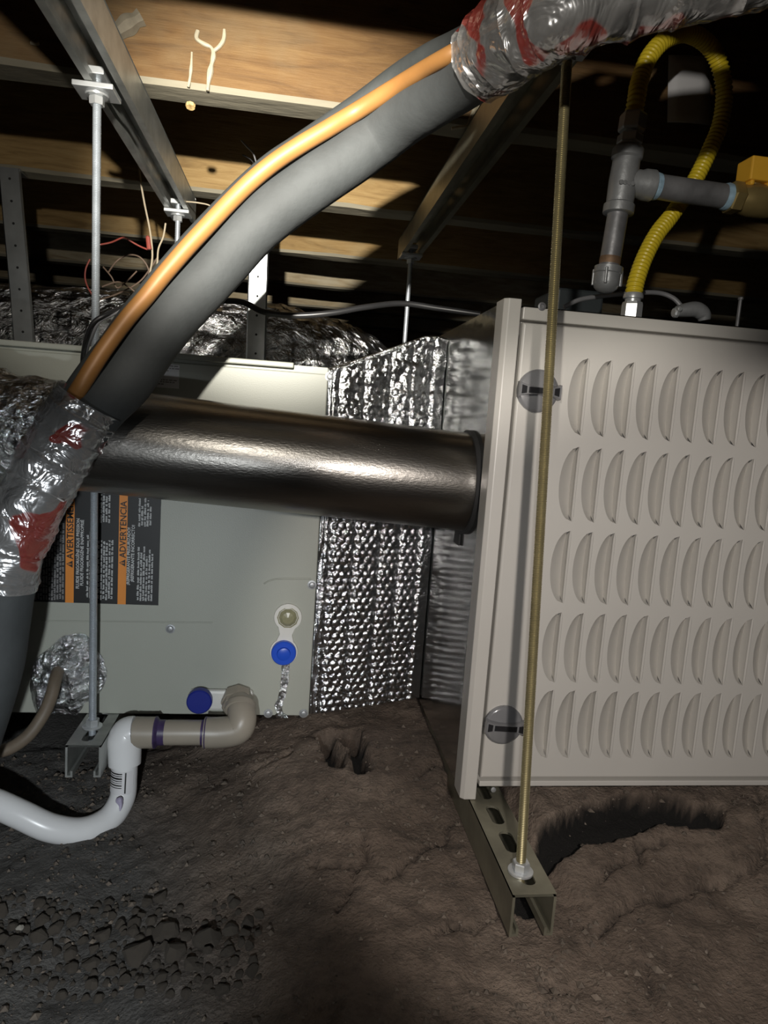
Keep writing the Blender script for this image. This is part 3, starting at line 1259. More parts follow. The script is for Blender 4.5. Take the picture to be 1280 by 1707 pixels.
for j in range(K + 1):
    for i in range(N):
        a = 2 * pi * i / N
        r = edge_at(a) * j / K * (1 + (.05 * noise.noise(Vector((a * 3, j, 0))) if j == K else 0))
        v = Vector((cp.x + r * cos(a), 0, cp.z + r * sin(a)))
        hump = .016 * (1 - (j / K) ** 2)
        v.y = CY - .0012 - hump * (.6 + .5 * noise.noise(v * 40)) - .011 * (1 - (j / K) ** 6) * abs(noise.noise(v * 62 + Vector((1, 2, 3))))
        m.v.append(tuple(v))
for j in range(K):
    for i in range(N):
        q = (i + 1) % N
        m.f.append((j * N + i, j * N + q, (j + 1) * N + q, (j + 1) * N + i))
m.m = [0] * len(m.f)
m.build('foil_patch', M['foil'], cab, True, angle=25, label='crumpled foil tape patch')

# rubber sleeved tube leaving the patch
m = MB()
pth = smooth_path([P(97, 1118, .905), P(92, 1135, .886), P(84, 1165, .872), P(70, 1195, .86), P(45, 1228, .85), (P(10, 1250, .845)), P(-25, 1252, .84), P(-80, 1245, .84)], 6)
m.tube(pth, .0078, 14)
o = m.build('drain_hose', M['rubber'], None, True)
tag(o, 'thin brown rubber hose curving out of the foil patch on the cabinet', 'hose')

# ================================================================== foil wrapped transition between cabinet and furnace
TY0, TY1 = CY + .002, .972
TX0, TX1 = CX1 + .0005, FX0 + .001
tr = thing('duct_transition', 'silver bubble foil wrapped duct between cabinet and furnace', 'duct', (TX0, CY, CZ0))
m = MB()
nx, nz = 130, 330


def trans_pt(u, w, d):
    x = TX0 + (TX1 - TX0) * u
    zt = CZ1 + .002 + (FZ1 - .016 - CZ1) * max(0, min(1, (u - .02) / .80))
    zb = CZ0 + .004 + .004 * u
    z = zb + (zt - zb) * w
    y = TY0 + (TY1 - TY0) * u
    return Vector((x, y - d, z))


bp = .0112
for j in range(nz + 1):
    for i in range(nx + 1):
        u, w = i / nx, j / nz
        p = trans_pt(u, w, 0)
        # hexagonal packed bubbles
        gx, gz = p.x / bp, (p.z - S) / (bp * .866)
        row = math.floor(gz)
        best = 9
        for rr_ in (row, row + 1):
            off = .5 * (rr_ % 2)
            cxx = round(gx - off) + off
            d2 = (gx - cxx) ** 2 + ((gz - rr_) * .866) ** 2
            best = min(best, d2)
        bub = sqrt(max(0, 1 - best / .22))
        creas = 0
        for cu in (.09, .30, .52, .70, .88):
            q = (u - cu - .012 * noise.noise(Vector((cu * 9, p.z * 7, 0)))) / .022
            creas += math.exp(-q * q)
        upper = max(0, min(1, (p.z - (S - .08)) / .12))
        crum = noise.noise(p * 42) * .0045 + noise.noise(p * 95) * .002
        flat = min(1, max(0, (u - .03) / .05)) * min(1, max(0, (.95 - u) / .05))
        d = .0020 * bub * (1 - .45 * upper) * flat + crum * (.25 + .75 * upper) - .0030 * min(1, creas) + .003 * noise.noise(p * 14) + .006
        if u < .05:
            d = d * .7 + .004 * noise.noise(Vector((u * 60, p.z * 25, 4)))
        m.v.append(tuple(trans_pt(u, w, d)))
for j in range(nz):
    for i in range(nx):
        q = nx + 1
        m.f.append((j * q + i, j * q + i + 1, (j + 1) * q + i + 1, (j + 1) * q + i))
m.m = [0] * len(m.f)
m.build('bubble_foil', M['bubble'], tr, True, angle=180)
# the box behind the foil
m = MB()
n = 0
for y in (0, .28):
    for u, w in ((0, 0), (1, 0), (1, 1), (.82, 1), (0.02, 1), (0, 1)):
        p = trans_pt(u, w, -.003)
        m.v.append((p.x, p.y + y if y == 0 else p.y + y, p.z))
for i in range(6):
    j = (i + 1) % 6
    m.f.append((i, j, 6 + j, 6 + i))
m.f += [tuple(range(6)), tuple(reversed(range(6, 12)))]
m.m = [0] * len(m.f)
m.build('duct_body', M['galv'], tr)
m = MB()
q = [trans_pt(u, 1, .004) for u in (0.0, .2, .4, .6, .8, .9, 1)]
m.tube(q, .0035, 8, True, lambda i, j: 1 + .3 * noise.noise(Vector((i, j, 0))))
m.build('rolled_edge', M['foil'], tr, True)

# ================================================================== insulated foil duct at the back
m = MB()
dpth = [Vector((-.95, 1.49, S + .07)), Vector((-.5, 1.49, S + .075)), Vector((-.2, 1.50, S + .085)), Vector((-.02, 1.53, S + .08)), Vector((.10, 1.66, S + .07)), Vector((.17, 1.88, S + .06))]
dq = smooth_path(dpth, 26)
m.tube(dq, [.140 + .006 * noise.noise(Vector((i * .23, 0, 0))) for i in range(len(dq))], 72, True,
       lambda i, j: 1 + .045 * noise.noise(Vector((i * .10, cos(j * pi / 36) * 5, sin(j * pi / 36) * 5))) + .02 * noise.noise(Vector((i * .5, cos(j * pi / 36) * 14, sin(j * pi / 36) * 14))))
o = m.build('insulated_duct', M['duct_foil'], None, True, angle=180)
tag(o, 'dark crinkled foil duct lying behind the top of the sage cabinet', 'duct')


# ================================================================== hanging straps
def strap(x_top, x_bot, y, z0, z1, label):
    t = thing('hanger_strap', label, 'metal strap', (x_bot, y, z0))
    m = MB()
    n = 24
    w = .0180
    L = z1 - z0
    N = int(L / .034)
    hole = []
    for i in range(n + 1):
        f = i / n
        x = x_bot + (x_top - x_bot) * f
        z = z0 + L * f
        yy = y + .003 * sin(f * 5)
        m.v += [(x - w, yy + .0025, z), (x - w * .86, yy, z), (x + w * .86, yy, z), (x + w, yy + .0025, z),
                (x + w, yy + .004, z), (x - w, yy + .004, z)]
    for i in range(n):
        for j in range(6):
            q = (j + 1) % 6
            m.f.append((i * 6 + j, i * 6 + q, (i + 1) * 6 + q, (i + 1) * 6 + j))
    m.m = [0] * len(m.f)
    m.build('strap_band', M['galv'], t, True)
    for k in range(N):
        f = (k + .5) / N
        x = x_bot + (x_top - x_bot) * f
        m = MB()
        disc(m, (x, y + .003 * sin(f * 5) - .0001, z0 + L * f), FRONT, .0022, .0006, 10)
        m.build('punched_hole', M['black'], t)
    return t


SY = JY[3] - .0065                         # straps nailed to the face of the second joist in view, slung under the duct
strap(P(16, 330, SY).x, P(44, 580, SY).x, SY, S + .02, JZ + .0005, 'galvanised perforated strap at the left edge, bent over at its top')
strap(P(430, 400, SY).x, P(427, 590, SY).x, SY, S + .02, JZ + .05, 'galvanised perforated strap rising behind the pipe bundle in front of the foil duct')
m = MB()
a = P(16, 330, SY)
m.box((-.85, SY - .002, JZ - .004), (a.x + .018, SY + .034, JZ - .0004))
o = m.build('strap_bracket', M['galv'])
tag(o, 'flat galvanised bar at the left edge across the top of a strap', 'metal bar')

# ================================================================== line set bundle
BY = .52


BYK = [(-60, .70), (60, .70), (150, .70), (250, .72), (400, .74), (640, .735), (768, .64), (860, .565), (950, .53), (1050, .525), (1290, .50)]


def bundle_y(px):
    """the bundle swings towards the viewer at its upper right end"""
    px = max(BYK[0][0], min(BYK[-1][0], px))
    for (a, ya), (b, yb) in zip(BYK, BYK[1:]):
        if px <= b:
            t = (px - a) / (b - a)
            return ya + (yb - ya) * t
    return BYK[-1][1]


def B(px, py, dy=0.):
    return P(px, py, bundle_y(px) + dy)


bun = thing('line_set', 'refrigerant pipe bundle in charcoal foam sweeping across from lower left to upper right', 'pipe bundle', B(200, 640))
foam = [(1290, -50), (1160, -20), (1050, 5), (960, 35), (900, 62), (830, 101), (768, 139), (712, 172), (670, 198), (627, 231), (583, 263), (519, 307), (456, 352), (411, 392), (364, 445), (325, 486), (292, 521), (246, 578), (206, 634), (163, 677), (109, 747), (81, 796), (57, 842), (23, 916), (9, 978), (0, 1040), (-10, 1110), (-35, 1200), (-70, 1300)]
m = MB()
q = smooth_path([B(*p) for p in foam], 8)
m.tube(q, [max(.0205, .0357 * p.y) * (1 + .08 * max(0, min(1, (-.08 - p.x) / .1))) for p in q], 32, True, lambda i, j: 1 + .022 * noise.noise(Vector((i * .13, cos(j * pi / 16) * 1.2, sin(j * pi / 16) * 1.2))))
m.build('foam_insulation', M['foam'], bun, True, label='thick charcoal foam tube')
cop = [(1290, -85), (1150, -58), (1040, -32), (950, 0), (860, 36), (800, 64), (752, 90), (702, 119), (655, 148), (597, 184), (549, 213), (500, 242), (458, 270), (420, 301), (384, 336), (350, 372), (311, 414), (273, 458), (245, 493), (212, 531), (177, 578), (157, 608), (130, 651), (96, 704), (62, 764), (30, 835), (2, 915), (-14, 990), (-25, 1080), (-50, 1200)]
m = MB()
q = smooth_path([B(px, py, (.004 if px > 790 else -.034 if px > 640 else -.022) if px > 125 else .012) for px, py in cop], 8)
m.tube(q, [.0113 * p.y for p in q], 16)
m.build('copper_tube', M['copper'], bun, True, label='orange copper tube')
bk = [(1290, -100), (1150, -75), (1040, -48), (950, -16), (860, 24), (800, 54), (754, 78), (714, 98), (667, 129), (609, 173), (562, 206), (500, 248), (458, 276), (420, 308), (384, 343), (350, 378), (313, 418), (280, 456), (248, 495), (218, 532), (185, 579), (161, 608), (129, 653), (98, 704), (64, 766), (30, 840), (-2, 915), (-30, 1020)]
m = MB()
q = smooth_path([B(px, py, .018) for px, py in bk], 8)
m.tube(q, [.0182 * p.y for p in q], 16)
m.build('rear_foam_tube', M['foam_dark'], bun, True, label='thinner dark foam tube behind')


def wrap(pts, rad, flare0, label):
    m = MB()
    q = smooth_path([B(px, py, -.004) for px, py in pts], 16)
    n = len(q)
    rr_ = []
    for i in range(n):
        r = rad(i / (n - 1)) * q[i].y
        ring = (i % 13)
        r *= 1 + (.05 if ring == 0 else .02 if ring == 1 else 0)
        rr_.append(r)
    m.tube(q, rr_, 44, False, lambda i, j: 1 + .09 * noise.noise(Vector((i * .12, cos(j * pi / 22) * 2.2, sin(j * pi / 22) * 2.2))) + .045 * noise.noise(Vector((i * .4, cos(j * pi / 22) * 6, sin(j * pi / 22) * 6))))
    return m.build('plastic_wrap', M['wrap'], bun, True, angle=40, label=label)


wrap([(806, 100), (828, 82), (855, 62), (900, 38), (960, 12), (1050, -14), (1160, -38), (1290, -66)], lambda t: .0500 + .0060 * min(1, t * 5), 1, 'clear wrap printed in red on the upper end')
wrap([(150, 668), (132, 696), (104, 742), (77, 788), (44, 857), (16, 915), (2, 975)], lambda t: .0455, 1, 'clear crinkled wrap printed in red on the lower end')
film_edge = simple('glossy_film_edge', (.5, .48, .46), .2, 0, .1, 50)
for pts in ([(106, 668), (138, 686), (176, 712)], [(52, 746), (88, 764), (124, 790)], [(30, 792), (64, 812), (106, 836)]):
    m = MB()
    q = smooth_path([B(px, py, -(.018, .0335, .022)[i]) for i, (px, py) in enumerate(pts)], 8)
    m.tube(q, [.0006 + .0004 * noise.noise(v * 200) for v in q], 6)
    m.build('wrap_crease', film_edge, bun, True)

# ================================================================== condensate drain
dr = thing('drain_pipe', 'white plastic drain trap joined to a grey tan pipe under the cabinet', 'drain pipe', P(300, 1220, .868))
RP, RF = .0158, .0196
ct = C(397, 1158)
m = MB()
m.lathe(ct - Vector((0, .004, 0)), (0, -1, -.42), [(0, .0205), (.010, .0215), (.014, .0215), (.014, .0195), (.022, .0195), (.024, .0175)], 8)
m.build('threaded_adapter', M['pvc_tan'], dr, False, label='octagonal grey adapter')
m = MB()
ec = P(398, 1165, .886)
el = smooth_path([P(398, 1172, .893), P(402, 1184, .877), P(403, 1202, .868), P(394, 1216, .866), P(366, 1221, .866), P(340, 1221, .866)], 8)
m.tube(el, [.0168 + (RF - .0168) * min(1, i / 22) for i in range(len(el))], 24)
m.build('tan_elbow', M['pvc_tan'], dr, True)
m = MB()
m.lathe(P(401, 1179, .883), Vector((0, -1, -.6)), [(-.003, .0200), (.001, .0206), (.005, .0200), (.006, .0175)], 24)
m.build('adapter_collar', M['pvc_tan'], dr, True)
PA, PB = P(345, 1221, .866), P(205, 1221, .866)
m = MB()
m.tube([PA, PB], RP, 24)
m.build('tan_pipe', M['pvc_tan'], dr, True)
dx = (PB - PA).normalized()
m = MB()
m.lathe(P(341, 1221, .866), dx, [(-.0022, RF + .0002), (-.001, RF + .0006), (.0012, RP + .0004), (.004, RP + .0003)], 24)
m.build('primer_stain', M['primer'], dr, True, label='purple primer ring')
m = MB()
m.lathe(P(262, 1221, .866), dx, [(-.010, RP + .0002), (-.002, RP + .0004), (.0012, RF + .0006), (.0028, RF + .0004)], 24)
m.build('primer_stain', M['primer'], dr, True, label='purple primer ring')
m = MB()
m.tube([P(261, 1221, .866), P(240, 1221, .866), P(224, 1220.5, .866)], RF, 24)
m.build('tan_socket', M['pvc_tan'], dr, True)
WE = smooth_path([P(224, 1220.5, .866), P(214, 1222, .866), P(208, 1232, .864), P(208, 1250, .862), P(208, 1274, .859)], 8)
m = MB()
m.tube(WE, [RF * (1 + .06 * sin(min(1, i / (len(WE) - 1)) * pi)) for i in range(len(WE))], 28)
m.build('white_elbow', M['pvc'], dr, True)
TRP = smooth_path([P(208, 1268, .859), P(207, 1297, .856), P(203, 1332, .848), P(180, 1366, .832), P(137, 1385, .812), P(85, 1380, .80), P(35, 1358, .80), P(-10, 1338, .805), P(-60, 1322, .81)], 10)
m = MB()
m.tube(TRP, RP * 1.0, 28)
m.build('white_trap_pipe', M['pvc'], dr, True)
# barcode sticker wrapped round the trap's neck
m = MB()
tc0, tc1 = P(208, 1276, .8585), P(206, 1316, .852)
dv = tc1 - tc0


def ring_pt(f, a, r):
    c = tc0 + dv * f
    return c + Vector((sin(a) * r, -cos(a) * r, 0))


def patch(m, f0, f1, a0, a1, r, n=6):
    k = len(m.v)
    for i in range(n + 1):
        a = a0 + (a1 - a0) * i / n
        m.v += [tuple(ring_pt(f0, a, r)), tuple(ring_pt(f1, a, r))]
    for i in range(n):
        m.f.append((k + 2 * i, k + 2 * i + 2, k + 2 * i + 3, k + 2 * i + 1))
        m.m.append(0)


patch(m, .02, .98, -1.25, .95, RP * 1.012 + .0002)
stk = m.build('barcode_sticker', M['paper'], dr, True)
m = MB()
for f, w in ((.08, .05), (.18, .03), (.26, .07), (.38, .03), (.47, .02), (.55, .05), (.66, .03)):
    patch(m, f, f + w, -1.2, .05, RP * 1.012 + .0006)
patch(m, .05, .9, .25, .36, RP * 1.012 + .0006)
m.build('barcode_bars', M['ink_black'], stk)
m = MB()
q = smooth_path([P(197, 1330, .828), P(201, 1342, .824), P(200, 1352, .820)], 5)
m.tube(q, [.0030, .004, .0045, .004, .003, .0025, .002, .0016, .0012, .0008, .0006][:len(q)], 8)
m.build('primer_drip', M['lilac'], dr, True, label='faint lilac primer drip')

# ================================================================== gas tee assembly
GY = .78
gt = thing('gas_pipe_tee', 'grey iron gas tee with a capped drip leg above the furnace', 'gas pipe', P(1040, 310, GY))
Gt, Gb = P(1047, 250, GY), P(1030, 356, GY)
gax = (Gb - Gt).normalized()
L = (Gb - Gt).length
m = MB()
m.lathe(Gt, gax, [(-.003, .0150), (0, .0172), (.009, .0172), (.011, .0150), (L * .5, .0158), (L - .011, .0150), (L - .009, .0172), (L, .0172), (L + .001, .015)], 28)
m.build('tee_body', M['iron'], gt, True)
br0 = P(1039, 303, GY)
br1 = P(1280, 338, GY)
bax = (br1 - br0).normalized()
m = MB()
m.lathe(br0, bax, [(.002, .0145), (.020, .0148), (.024, .0165), (.034, .0168), (.035, .014)], 28)
m.build('tee_branch', M['iron'], gt, True)
m = MB()
m.lathe(br0 + bax * .0335, bax, [(0, .0142), (.003, .0150), (.008, .0142)], 20)
m.build('thread_sealant', M['sealant'], gt, True, label='pale blue thread sealant')
x2 = (P(1212, 330, GY) - br0).length
m = MB()
m.lathe(br0 + bax * .036, bax, [(0, .0134), (x2 - .036, .0134)], 24)
m.build('branch_nipple', M['pipe'], gt, True)
m = MB()
m.lathe(br0 + bax * (x2 - .006), bax, [(0, .0136), (.004, .0150), (.009, .0142)], 20)
m.build('thread_sealant', M['sealant'], gt, True, label='pale blue thread sealant')
# raised casting marks
m = MB()
for k in range(4):
    c = P(1036 + k * 6.2, 303 + k * .9, GY - .0158)
    m.lathe(c, FRONT, [(-.001, .0026), (.0006, .0024), (.0007, .001)], 10)
m.build('casting_mark', M['iron'], gt, True)
cap_c = P(1012, 462, GY)
m = MB()
n0, n1 = Gb, cap_c
m.lathe(n0, n1 - n0, [(-.002, .0116), ((n1 - n0).length, .0116)], 22)
m.build('drip_leg', M['pipe'], gt, True)
m = MB()
nd = (n1 - n0).normalized()
ln = (n1 - n0).length
m.lathe(n0 + nd * (ln - .022), nd, [(0, .0117), (.004, .0119), (.008, .0117)], 20)
m.build('rust_band', M['rust'], gt, True, label='rusty band on the drip leg')
m = MB()
m.lathe(n0 + nd * (ln - .012), nd, [(0, .0135), (.001, .0160), (.008, .0162), (.009, .0150), (.019, .0150), (.025, .0125), (.029, .008), (.0305, .001)], 24)
capo = m.build('end_cap', M['iron'], gt, True)
m = MB()
for a in range(4):
    an = a * pi / 2 + .5
    u = nd.cross(Vector((0, 1, 0))).normalized()
    w = Vector((0, -1, 0))
    c = n0 + nd * (ln + .001) + (u * cos(an) + w * sin(an)) * .0152
    m.box((c.x - .0016, c.y - .0016, c.z - .009), (c.x + .0016, c.y + .0016, c.z + .009))
m.build('cap_rib', M['iron'], gt, bevel=.0008)
# flare adapter on top
m = MB()
ta = -gax
tu = Gt
m.lathe(tu, ta, [(-.002, .0118), (.006, .0118), (.006, .0105)], 20)
m.build('adapter_thread', M['nut'], gt, True)
m = MB()
m.hexnut(tu + ta * .006, ta, .0140, .010)
m.lathe(tu + ta * .016, ta, [(0, .0085), (.004, .0085)], 18)
m.build('flare_adapter', M['nut'], gt)
m = MB()
m.hexnut(tu + ta * .019, ta, .0148, .019)
m.build('flare_nut', M['nut'], gt)
HB = tu + ta * .036

# brass valve
v0 = br0 + bax * (x2 + .001)
va = thing('gas_valve', 'brass ball valve with amber handle at the right edge', 'valve', v0)
m = MB()
m.hexnut(v0, bax, .0178, .014)
m.build('valve_nut', M['brass'], va)
m = MB()
m.lathe(v0 + bax * .014, bax, [(0, .0145), (.006, .0165), (.014, .0182), (.034, .0182), (.042, .0165), (.05, .0145), (.07, .0150), (.075, .0178), (.09, .0178)], 24)
m.build('valve_body', M['brass'], va, True)
m = MB()
sc_ = v0 + bax * .030
m.lathe(sc_ + Vector((0, 0, .014)), (0, 0, 1), [(0, .008), (.003, .008), (.003, .0055), (.007, .0055), (.008, .004)], 16)
m.build('valve_stem', M['brass'], va, True)
m = MB()
hz = sc_.z + .0165
hx = sc_.x
m.box((hx - .0150, sc_.y - .0145, hz + .001), (hx + .040, sc_.y + .0145, hz + .027))
m.box((hx - .0125, sc_.y - .013, hz - .004), (hx - .0075, sc_.y + .013, hz + .002))
m.box((hx + .009, sc_.y - .013, hz - .004), (hx + .018, sc_.y + .013, hz + .002))
m.build('valve_handle', M['yellow_handle'], va, bevel=.0018, label='amber yellow handle')

# ================================================================== yellow gas hose
yh = thing('gas_hose', 'yellow corrugated gas hose looping from the iron tee down to the furnace', 'gas hose', P(1057, 515, .79))
hp = [HB, HB + ta * .02, P(1066, 135, .785), P(1082, 95, .79), P(1112, 64, .80), P(1150, 56, .82), P(1188, 84, .835), P(1206, 140, .842), P(1202, 200, .842), P(1182, 252, .84), P(1155, 306, .835), P(1120, 358, .825), P(1095, 390, .815), P(1074, 430, .805), P(1060, 470, .795), P(1056, 492, .79)]
m = MB()
q = smooth_path(hp, 40)
d, rr_ = 0, []
for i, p in enumerate(q):
    if i:
        d += (p - q[i - 1]).length
    rr_.append(.0093 + .0009 * sin(d / .0052 * 2 * pi))
m.tube(q, rr_, 18)
m.build('corrugated_hose', M['yellow'], yh, True, angle=80)
m = MB()
e0 = P(1056, 489, .79)
m.lathe(e0, (0, 0, -1), [(0, .0105), (.003, .0115), (.006, .0115), (.007, .009), (.010, .009)], 20)
m.build('hose_collar', M['nut'], yh, True)
m = MB()
m.hexnut(e0 + Vector((0, 0, -.010)), (0, 0, -1), .0118, e0.z - .010 - FZ1 - .0005)
m.build('hose_nut', M['nut'], yh)

# ================================================================== things on and above the furnace top
m = MB()
q = smooth_path([P(940, 512, .83), P(965, 500, .83), P(1000, 494, .83), P(1050, 489, .83), (P(1095, 488, .83)), P(1122, 497, .825), P(1138, 514, .82)], 8)
m.tube(q, .0028, 10)
o = m.build('grey_cable', M['grey_cable'], None, True)
tag(o, 'grey cable arching over the furnace top behind the yellow hose', 'cable')
cc = thing('cable_clamp', 'metal cable connector on the furnace top right of the yellow hose', 'cable connector', P(1150, 528, .80))
m = MB()
q = smooth_path([P(1128, 519, .80), P(1142, 517, .80), P(1160, 516, .80), P(1172, 524, .80), P(1174, 534, .80)], 5)
m.tube(q, [.0062 + .003 * sin(i / len(q) * pi) for i in range(len(q))], 14)
m.build('connector_body', M['iron'], cc, True)
m = MB()
m.lathe(P(1122, 521, .80), Vector((1, 0, .05)), [(0, .005), (.002, .0062), (.005, .0062), (.006, .005)], 10)
m.build('lock_ring', M['nut'], cc)
m = MB()
m.lathe(P(1130, 516, .796), FRONT, [(0, .003), (.005, .003), (.006, .002)], 10)
m.build('clamp_screw', M['nut'], cc, True)
m = MB()
c = P(1228, 545, .84)
m.tube([Vector((c.x, c.y, FZ1 + .0005)), Vector((c.x, c.y, FZ1 + .035)), Vector((c.x, c.y, P(1228, 498, .84).z))], .0022, 8)
m.lathe((c.x, c.y, P(1228, 498, .84).z - .001), (0, 0, 1), [(0, .0034), (.003, .0034)], 8)
o = m.build('stud_bolt', M['pipe'], None)
tag(o, 'small upright bolt on the furnace top near the right edge', 'bolt')
m = MB()
a, b = P(930, 478, 1.0), P(1005, 515, 1.0)
m.box((a.x, 1.0, FZ1 + .0005), (b.x, 1.10, a.z))
o = m.build('junction_box', simple('dark_grey_box', (.05, .06, .065), .5, 0, .1, 20), None, bevel=.004)
tag(o, 'small dark box on the furnace top in the shade behind the drip leg', 'box')
# hung paper sheet behind the hose, stapled to the joist
m = MB()
for i in range(9):
    w = i / 8
    l = P(1114 - 2 * w, 92 + 112 * w, yj - .004 - .012 * w * w)
    r = P(1184 - 1 * w, 97 + 112 * w, yj - .004 - .006 * w * w)
    for k in range(5):
        p = l.lerp(r, k / 4)
        m.v.append((p.x, p.y - .003 * sin(k / 4 * pi), p.z))
for i in range(8):
    for k in range(4):
        m.f.append((i * 5 + k, i * 5 + k + 1, (i + 1) * 5 + k + 1, (i + 1) * 5 + k))
m.m = [0] * len(m.f)
o = m.build('paper_tag', M['paper'], None, True)
sm = o.modifiers.new('thick', 'SOLIDIFY')
sm.thickness = .0006
tag(o, 'white paper tag hanging on the joist inside the yellow hose loop', 'paper tag')

# ================================================================== loose cables and wires
m = MB()
q = smooth_path([P(250, 480, 1.08), P(330, 500, 1.07), P(400, 503, 1.06), P(440, 520, 1.05), P(490, 526, 1.05), P(550, 522, 1.05), P(610, 512, 1.06), P(670, 506, 1.08), P(730, 514, 1.08), P(800, 524, 1.07)], 8)
m.tube(q, .0044, 12)
o = m.build('black_cable', M['cable'], None, True)
tag(o, 'black cable draped across the top of the foil duct', 'cable')
for i, (dxx, yy) in enumerate(((0, .80), (8, .806))):
    m = MB()
    q = smooth_path([P(300 + dxx, 440, yy + .1), P(240 + dxx, 490, yy + .05), P(190 + dxx, 518, yy), P(158 + dxx, 535, yy - .01), P(145 + dxx, 560, yy), P(138 + dxx * .6, 590, yy + .03), P(136 + dxx * .5, 625, yy + .07)], 8)
    m.tube(q, .0022, 10)
    o = m.build('thin_cable', M['cable' if i == 0 else 'grey_cable'], None, True)
    tag(o, ('thin black cable looping down behind the silver rod' if i == 0 else 'thin dark grey cable beside the black one behind the silver rod'), 'cable')
WY = 1.30
ws = [
    ('cream', 'long cream wire hanging beside the upper left channel', 'wire_white', [(231, 275), (234, 300), (241, 340), (250, 385), (254, 425), (250, 455)], .0016),
    ('cream', 'cream wire bending up beside the red connector', 'wire_white', [(276, 372), (272, 395), (264, 415), (262, 440), (258, 470)], .0015),
    ('red', 'pale red wire running right from behind the silver rod', 'wire_red', [(165, 408), (185, 404), (205, 396), (214, 400), (232, 410), (246, 416)], .0015),
    ('red', 'red wire curling left of the silver rod', 'wire_red', [(150, 432), (143, 448), (142, 465), (148, 482), (160, 500)], .0014),
    ('brown', 'brown wire in the tangle nearest the silver rod', 'wire_brown', [(165, 500), (200, 488), (232, 470), (250, 448), (262, 430)], .0014),
    ('brown', 'brown wire arching highest in the tangle', 'wire_brown', [(180, 455), (195, 435), (215, 425), (235, 430), (248, 452), (240, 478)], .0014),
    ('brown', 'brown wire crossing low through the tangle', 'wire_brown', [(170, 478), (196, 470), (214, 478), (232, 488), (256, 470)], .0014),
    ('brown', 'brown wire kinked downward in the middle of the tangle', 'wire_brown', [(172, 445), (186, 462), (196, 480), (214, 466), (228, 452)], .0013),
    ('white', 'thin bent pale wire at the end of the upper left channel', 'wire_white', [(310, 336), (330, 338), (350, 343), (352, 355)], .0012),
    ('grey', 'short grey wire poking from the dark gap above the orange tube', 'grey_cable', [(402, 234), (412, 245), (422, 256), (428, 275)], .0013),
    ('grey', 'short dark wire drooping below the grey one above the orange tube', 'cable', [(404, 258), (418, 266), (428, 280)], .0013)]
for _, lb, mt, pts, r in ws:
    m = MB()
    yy = WY + random.uniform(-.02, .02) - (.0 if mt != 'grey_cable' else .05)
    q = smooth_path([P(px, py, yy + .01 * noise.noise(Vector((px * .1, py * .1, 0)))) for px, py in pts], 6)
    m.tube(q, r, 8)
    o = m.build('loose_wire', M[mt], None, True)
    tag(o, lb, 'wire')
m = MB()
a, b = P(246, 393, WY - .01), P(249, 416, WY - .01)
m.lathe(a, b - a, [(0, .002), (.002, .0036), (.02, .0042), ((b - a).length, .0045)], 10)
o = m.build('wire_connector', M['wire_red'], None, True)
tag(o, 'red twist connector dangling among the loose wires', 'wire connector')

# ================================================================== clods, crumbs and pebbles
def clod_mesh(seed):
    rr = random.Random(seed)
    bm = bmesh.new()
    bmesh.ops.create_icosphere(bm, subdivisions=2, radius=1)
    cuts = [Vector((rr.uniform(-1, 1), rr.uniform(-1, 1), rr.uniform(-.2, 1))).normalized() for _ in range(9)]
    off = Vector((rr.uniform(0, 50), rr.uniform(0, 50), rr.uniform(0, 50)))
    for v in bm.verts:
        v.co *= 1 + .35 * noise.noise(v.co * 1.1 + off) + .14 * noise.noise(v.co * 2.6 + off)
        for c in cuts:
            e = v.co.dot(c) - .66
            if e > 0:
                v.co -= c * e
        v.co.z *= .66
    me = bpy.data.meshes.new('dirt_clod')
    bm.to_mesh(me)
    bm.free()
    me.materials.append(M['stone'])
    return me


def gz(x, y):
    hit = floor_z(x, y)
    return hit


from mathutils.bvhtree import BVHTree
_bvh = BVHTree.FromPolygons([v.co.copy() for v in floor.data.vertices], [tuple(p.vertices) for p in floor.data.polygons])


def floor_z(x, y):
    h = _bvh.ray_cast(Vector((x, y, 1)), Vector((0, 0, -1)))
    return h[0].z if h[0] else 0


cms = [clod_mesh(i) for i in range(8)]
spots = []
tries = 0
rr = random.Random(21)
big = [(280, 1562, 30), (228, 1598, 32), (290, 1608, 28), (345, 1598, 34), (155, 1600, 17), (118, 1575, 16), (65, 1552, 18), (120, 1527, 16), (22, 1534, 14), (172, 1556, 18), (310, 1578, 16), (385, 1588, 18), (315, 1640, 18), (378, 1635, 16), (292, 1660, 12), (222, 1560, 14), (300, 1528, 10), (262, 1528, 8), (345, 1685, 14), (362, 1668, 10)]
for px, py, s in big:
    q = PZ(px, py, -.010)
    spots.append((q.x, q.y, s * q.y / 1150 * .95))
while len(spots) < 210 and tries < 9000:
    tries += 1
    px, py = rr.uniform(-10, 430), rr.uniform(1490, 1705)
    # the heap runs down to the right
    if abs(py - (1570 + .22 * (px - 150))) > rr.uniform(45, 95):
        continue
    q = PZ(px, py, -.010)
    s = rr.uniform(.0025, .0085)
    if all((q.x - a) ** 2 + (q.y - b) ** 2 > ((s + c) * .78) ** 2 for a, b, c in spots):
        spots.append((q.x, q.y, s))
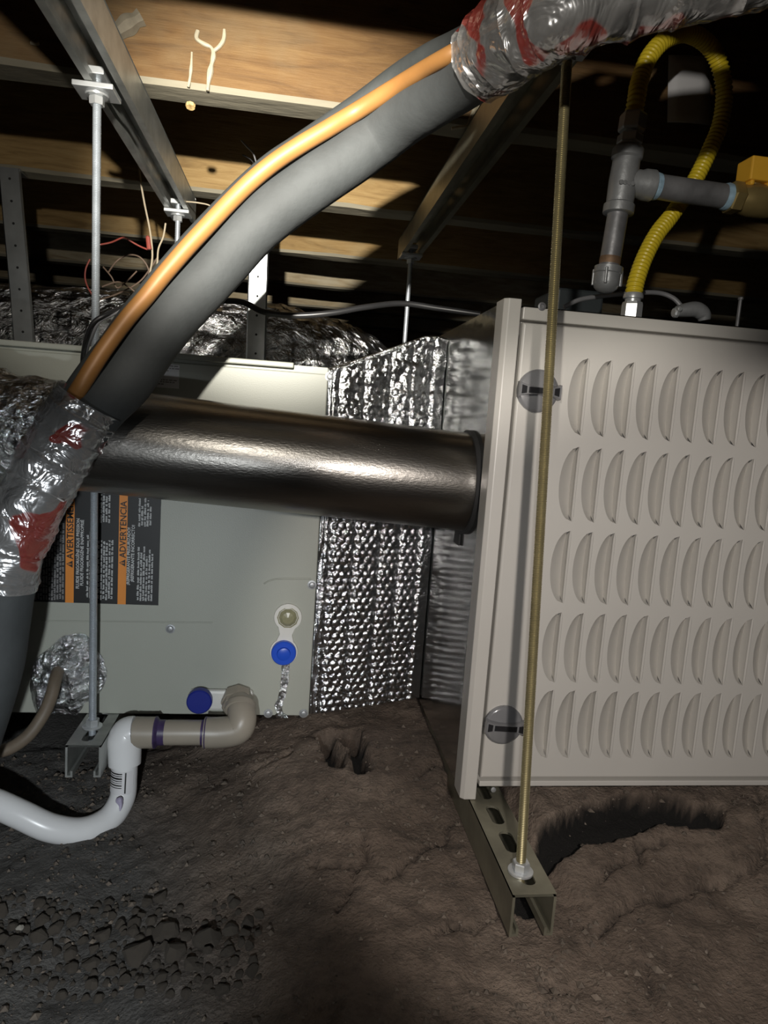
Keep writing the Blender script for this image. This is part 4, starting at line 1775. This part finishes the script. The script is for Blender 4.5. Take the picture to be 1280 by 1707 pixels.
for i, (x, y, s) in enumerate(spots):
    o = bpy.data.objects.new('dirt_clod', cms[i % 8])
    COL.objects.link(o)
    o.scale = (s, s * rr.uniform(.75, 1.1), s)
    o.rotation_euler = (rr.uniform(-.3, .3), rr.uniform(-.3, .3), rr.uniform(0, 6.28))
    o.location = (x, y, floor_z(x, y) + s * .30)
    own = {3: 'largest clod of earth, at the right end of the rubble heap', 2: 'large clod just left of the largest one in the rubble heap',
           1: 'broad flat clod in the middle of the rubble heap', 0: 'dark clod at the upper edge of the heap above the large ones'}.get(i)
    tag(o, own or 'small dark clod of dry earth in the rubble heap at lower left', 'clod', 'clods of earth in the rubble heap')

ps = cms[3].copy()
ps.materials.clear()
ps.materials.append(simple('pale_stone', (.30, .28, .24), .8, 0, .2, 60, .3, 200, .001))
o = bpy.data.objects.new('pebble', ps)
COL.objects.link(o)
q = PZ(33, 1512, .008)
o.scale = (.0046, .004, .005)
o.location = (q.x, q.y, floor_z(q.x, q.y) + .003)
tag(o, 'small pale stone at the left end of the rubble heap', 'stone')
m = MB()
octv = [(1, 0, 0), (-1, 0, 0), (0, 1, 0), (0, -1, 0), (0, 0, .8), (0, 0, -.6)]
octf = [(0, 2, 4), (2, 1, 4), (1, 3, 4), (3, 0, 4), (2, 0, 5), (1, 2, 5), (3, 1, 5), (0, 3, 5)]
rr = random.Random(4)
cnt = 0
while cnt < 9000:
    x, y = rr.uniform(-.48, .78), rr.uniform(.38, .98)
    dns = noise.noise(Vector((x * 6, y * 6, 3))) * .5 + .5
    if rr.random() > dns ** 2.2 * 1.6:
        continue
    if .214 < x < .262 and y > .535:
        continue
    s = .0007 + .0034 * rr.random() ** 4
    z = floor_z(x, y) + s * .3
    if z < ground_h(x, y) - .016:
        continue
    n = len(m.v)
    ca, sa = cos(rr.uniform(0, 6.3)), sin(rr.uniform(0, 6.3))
    for vx_, vy_, vz_ in octv:
        k = rr.uniform(.7, 1.25) * s
        m.v.append((x + (vx_ * ca - vy_ * sa) * k, y + (vx_ * sa + vy_ * ca) * k, z + vz_ * k))
    m.f += [tuple(n + i for i in f) for f in octf]
    cnt += 1
m.m = [0] * len(m.f)
o = m.build('soil_crumbs', M['crumb'], floor)
o['kind'] = 'stuff'
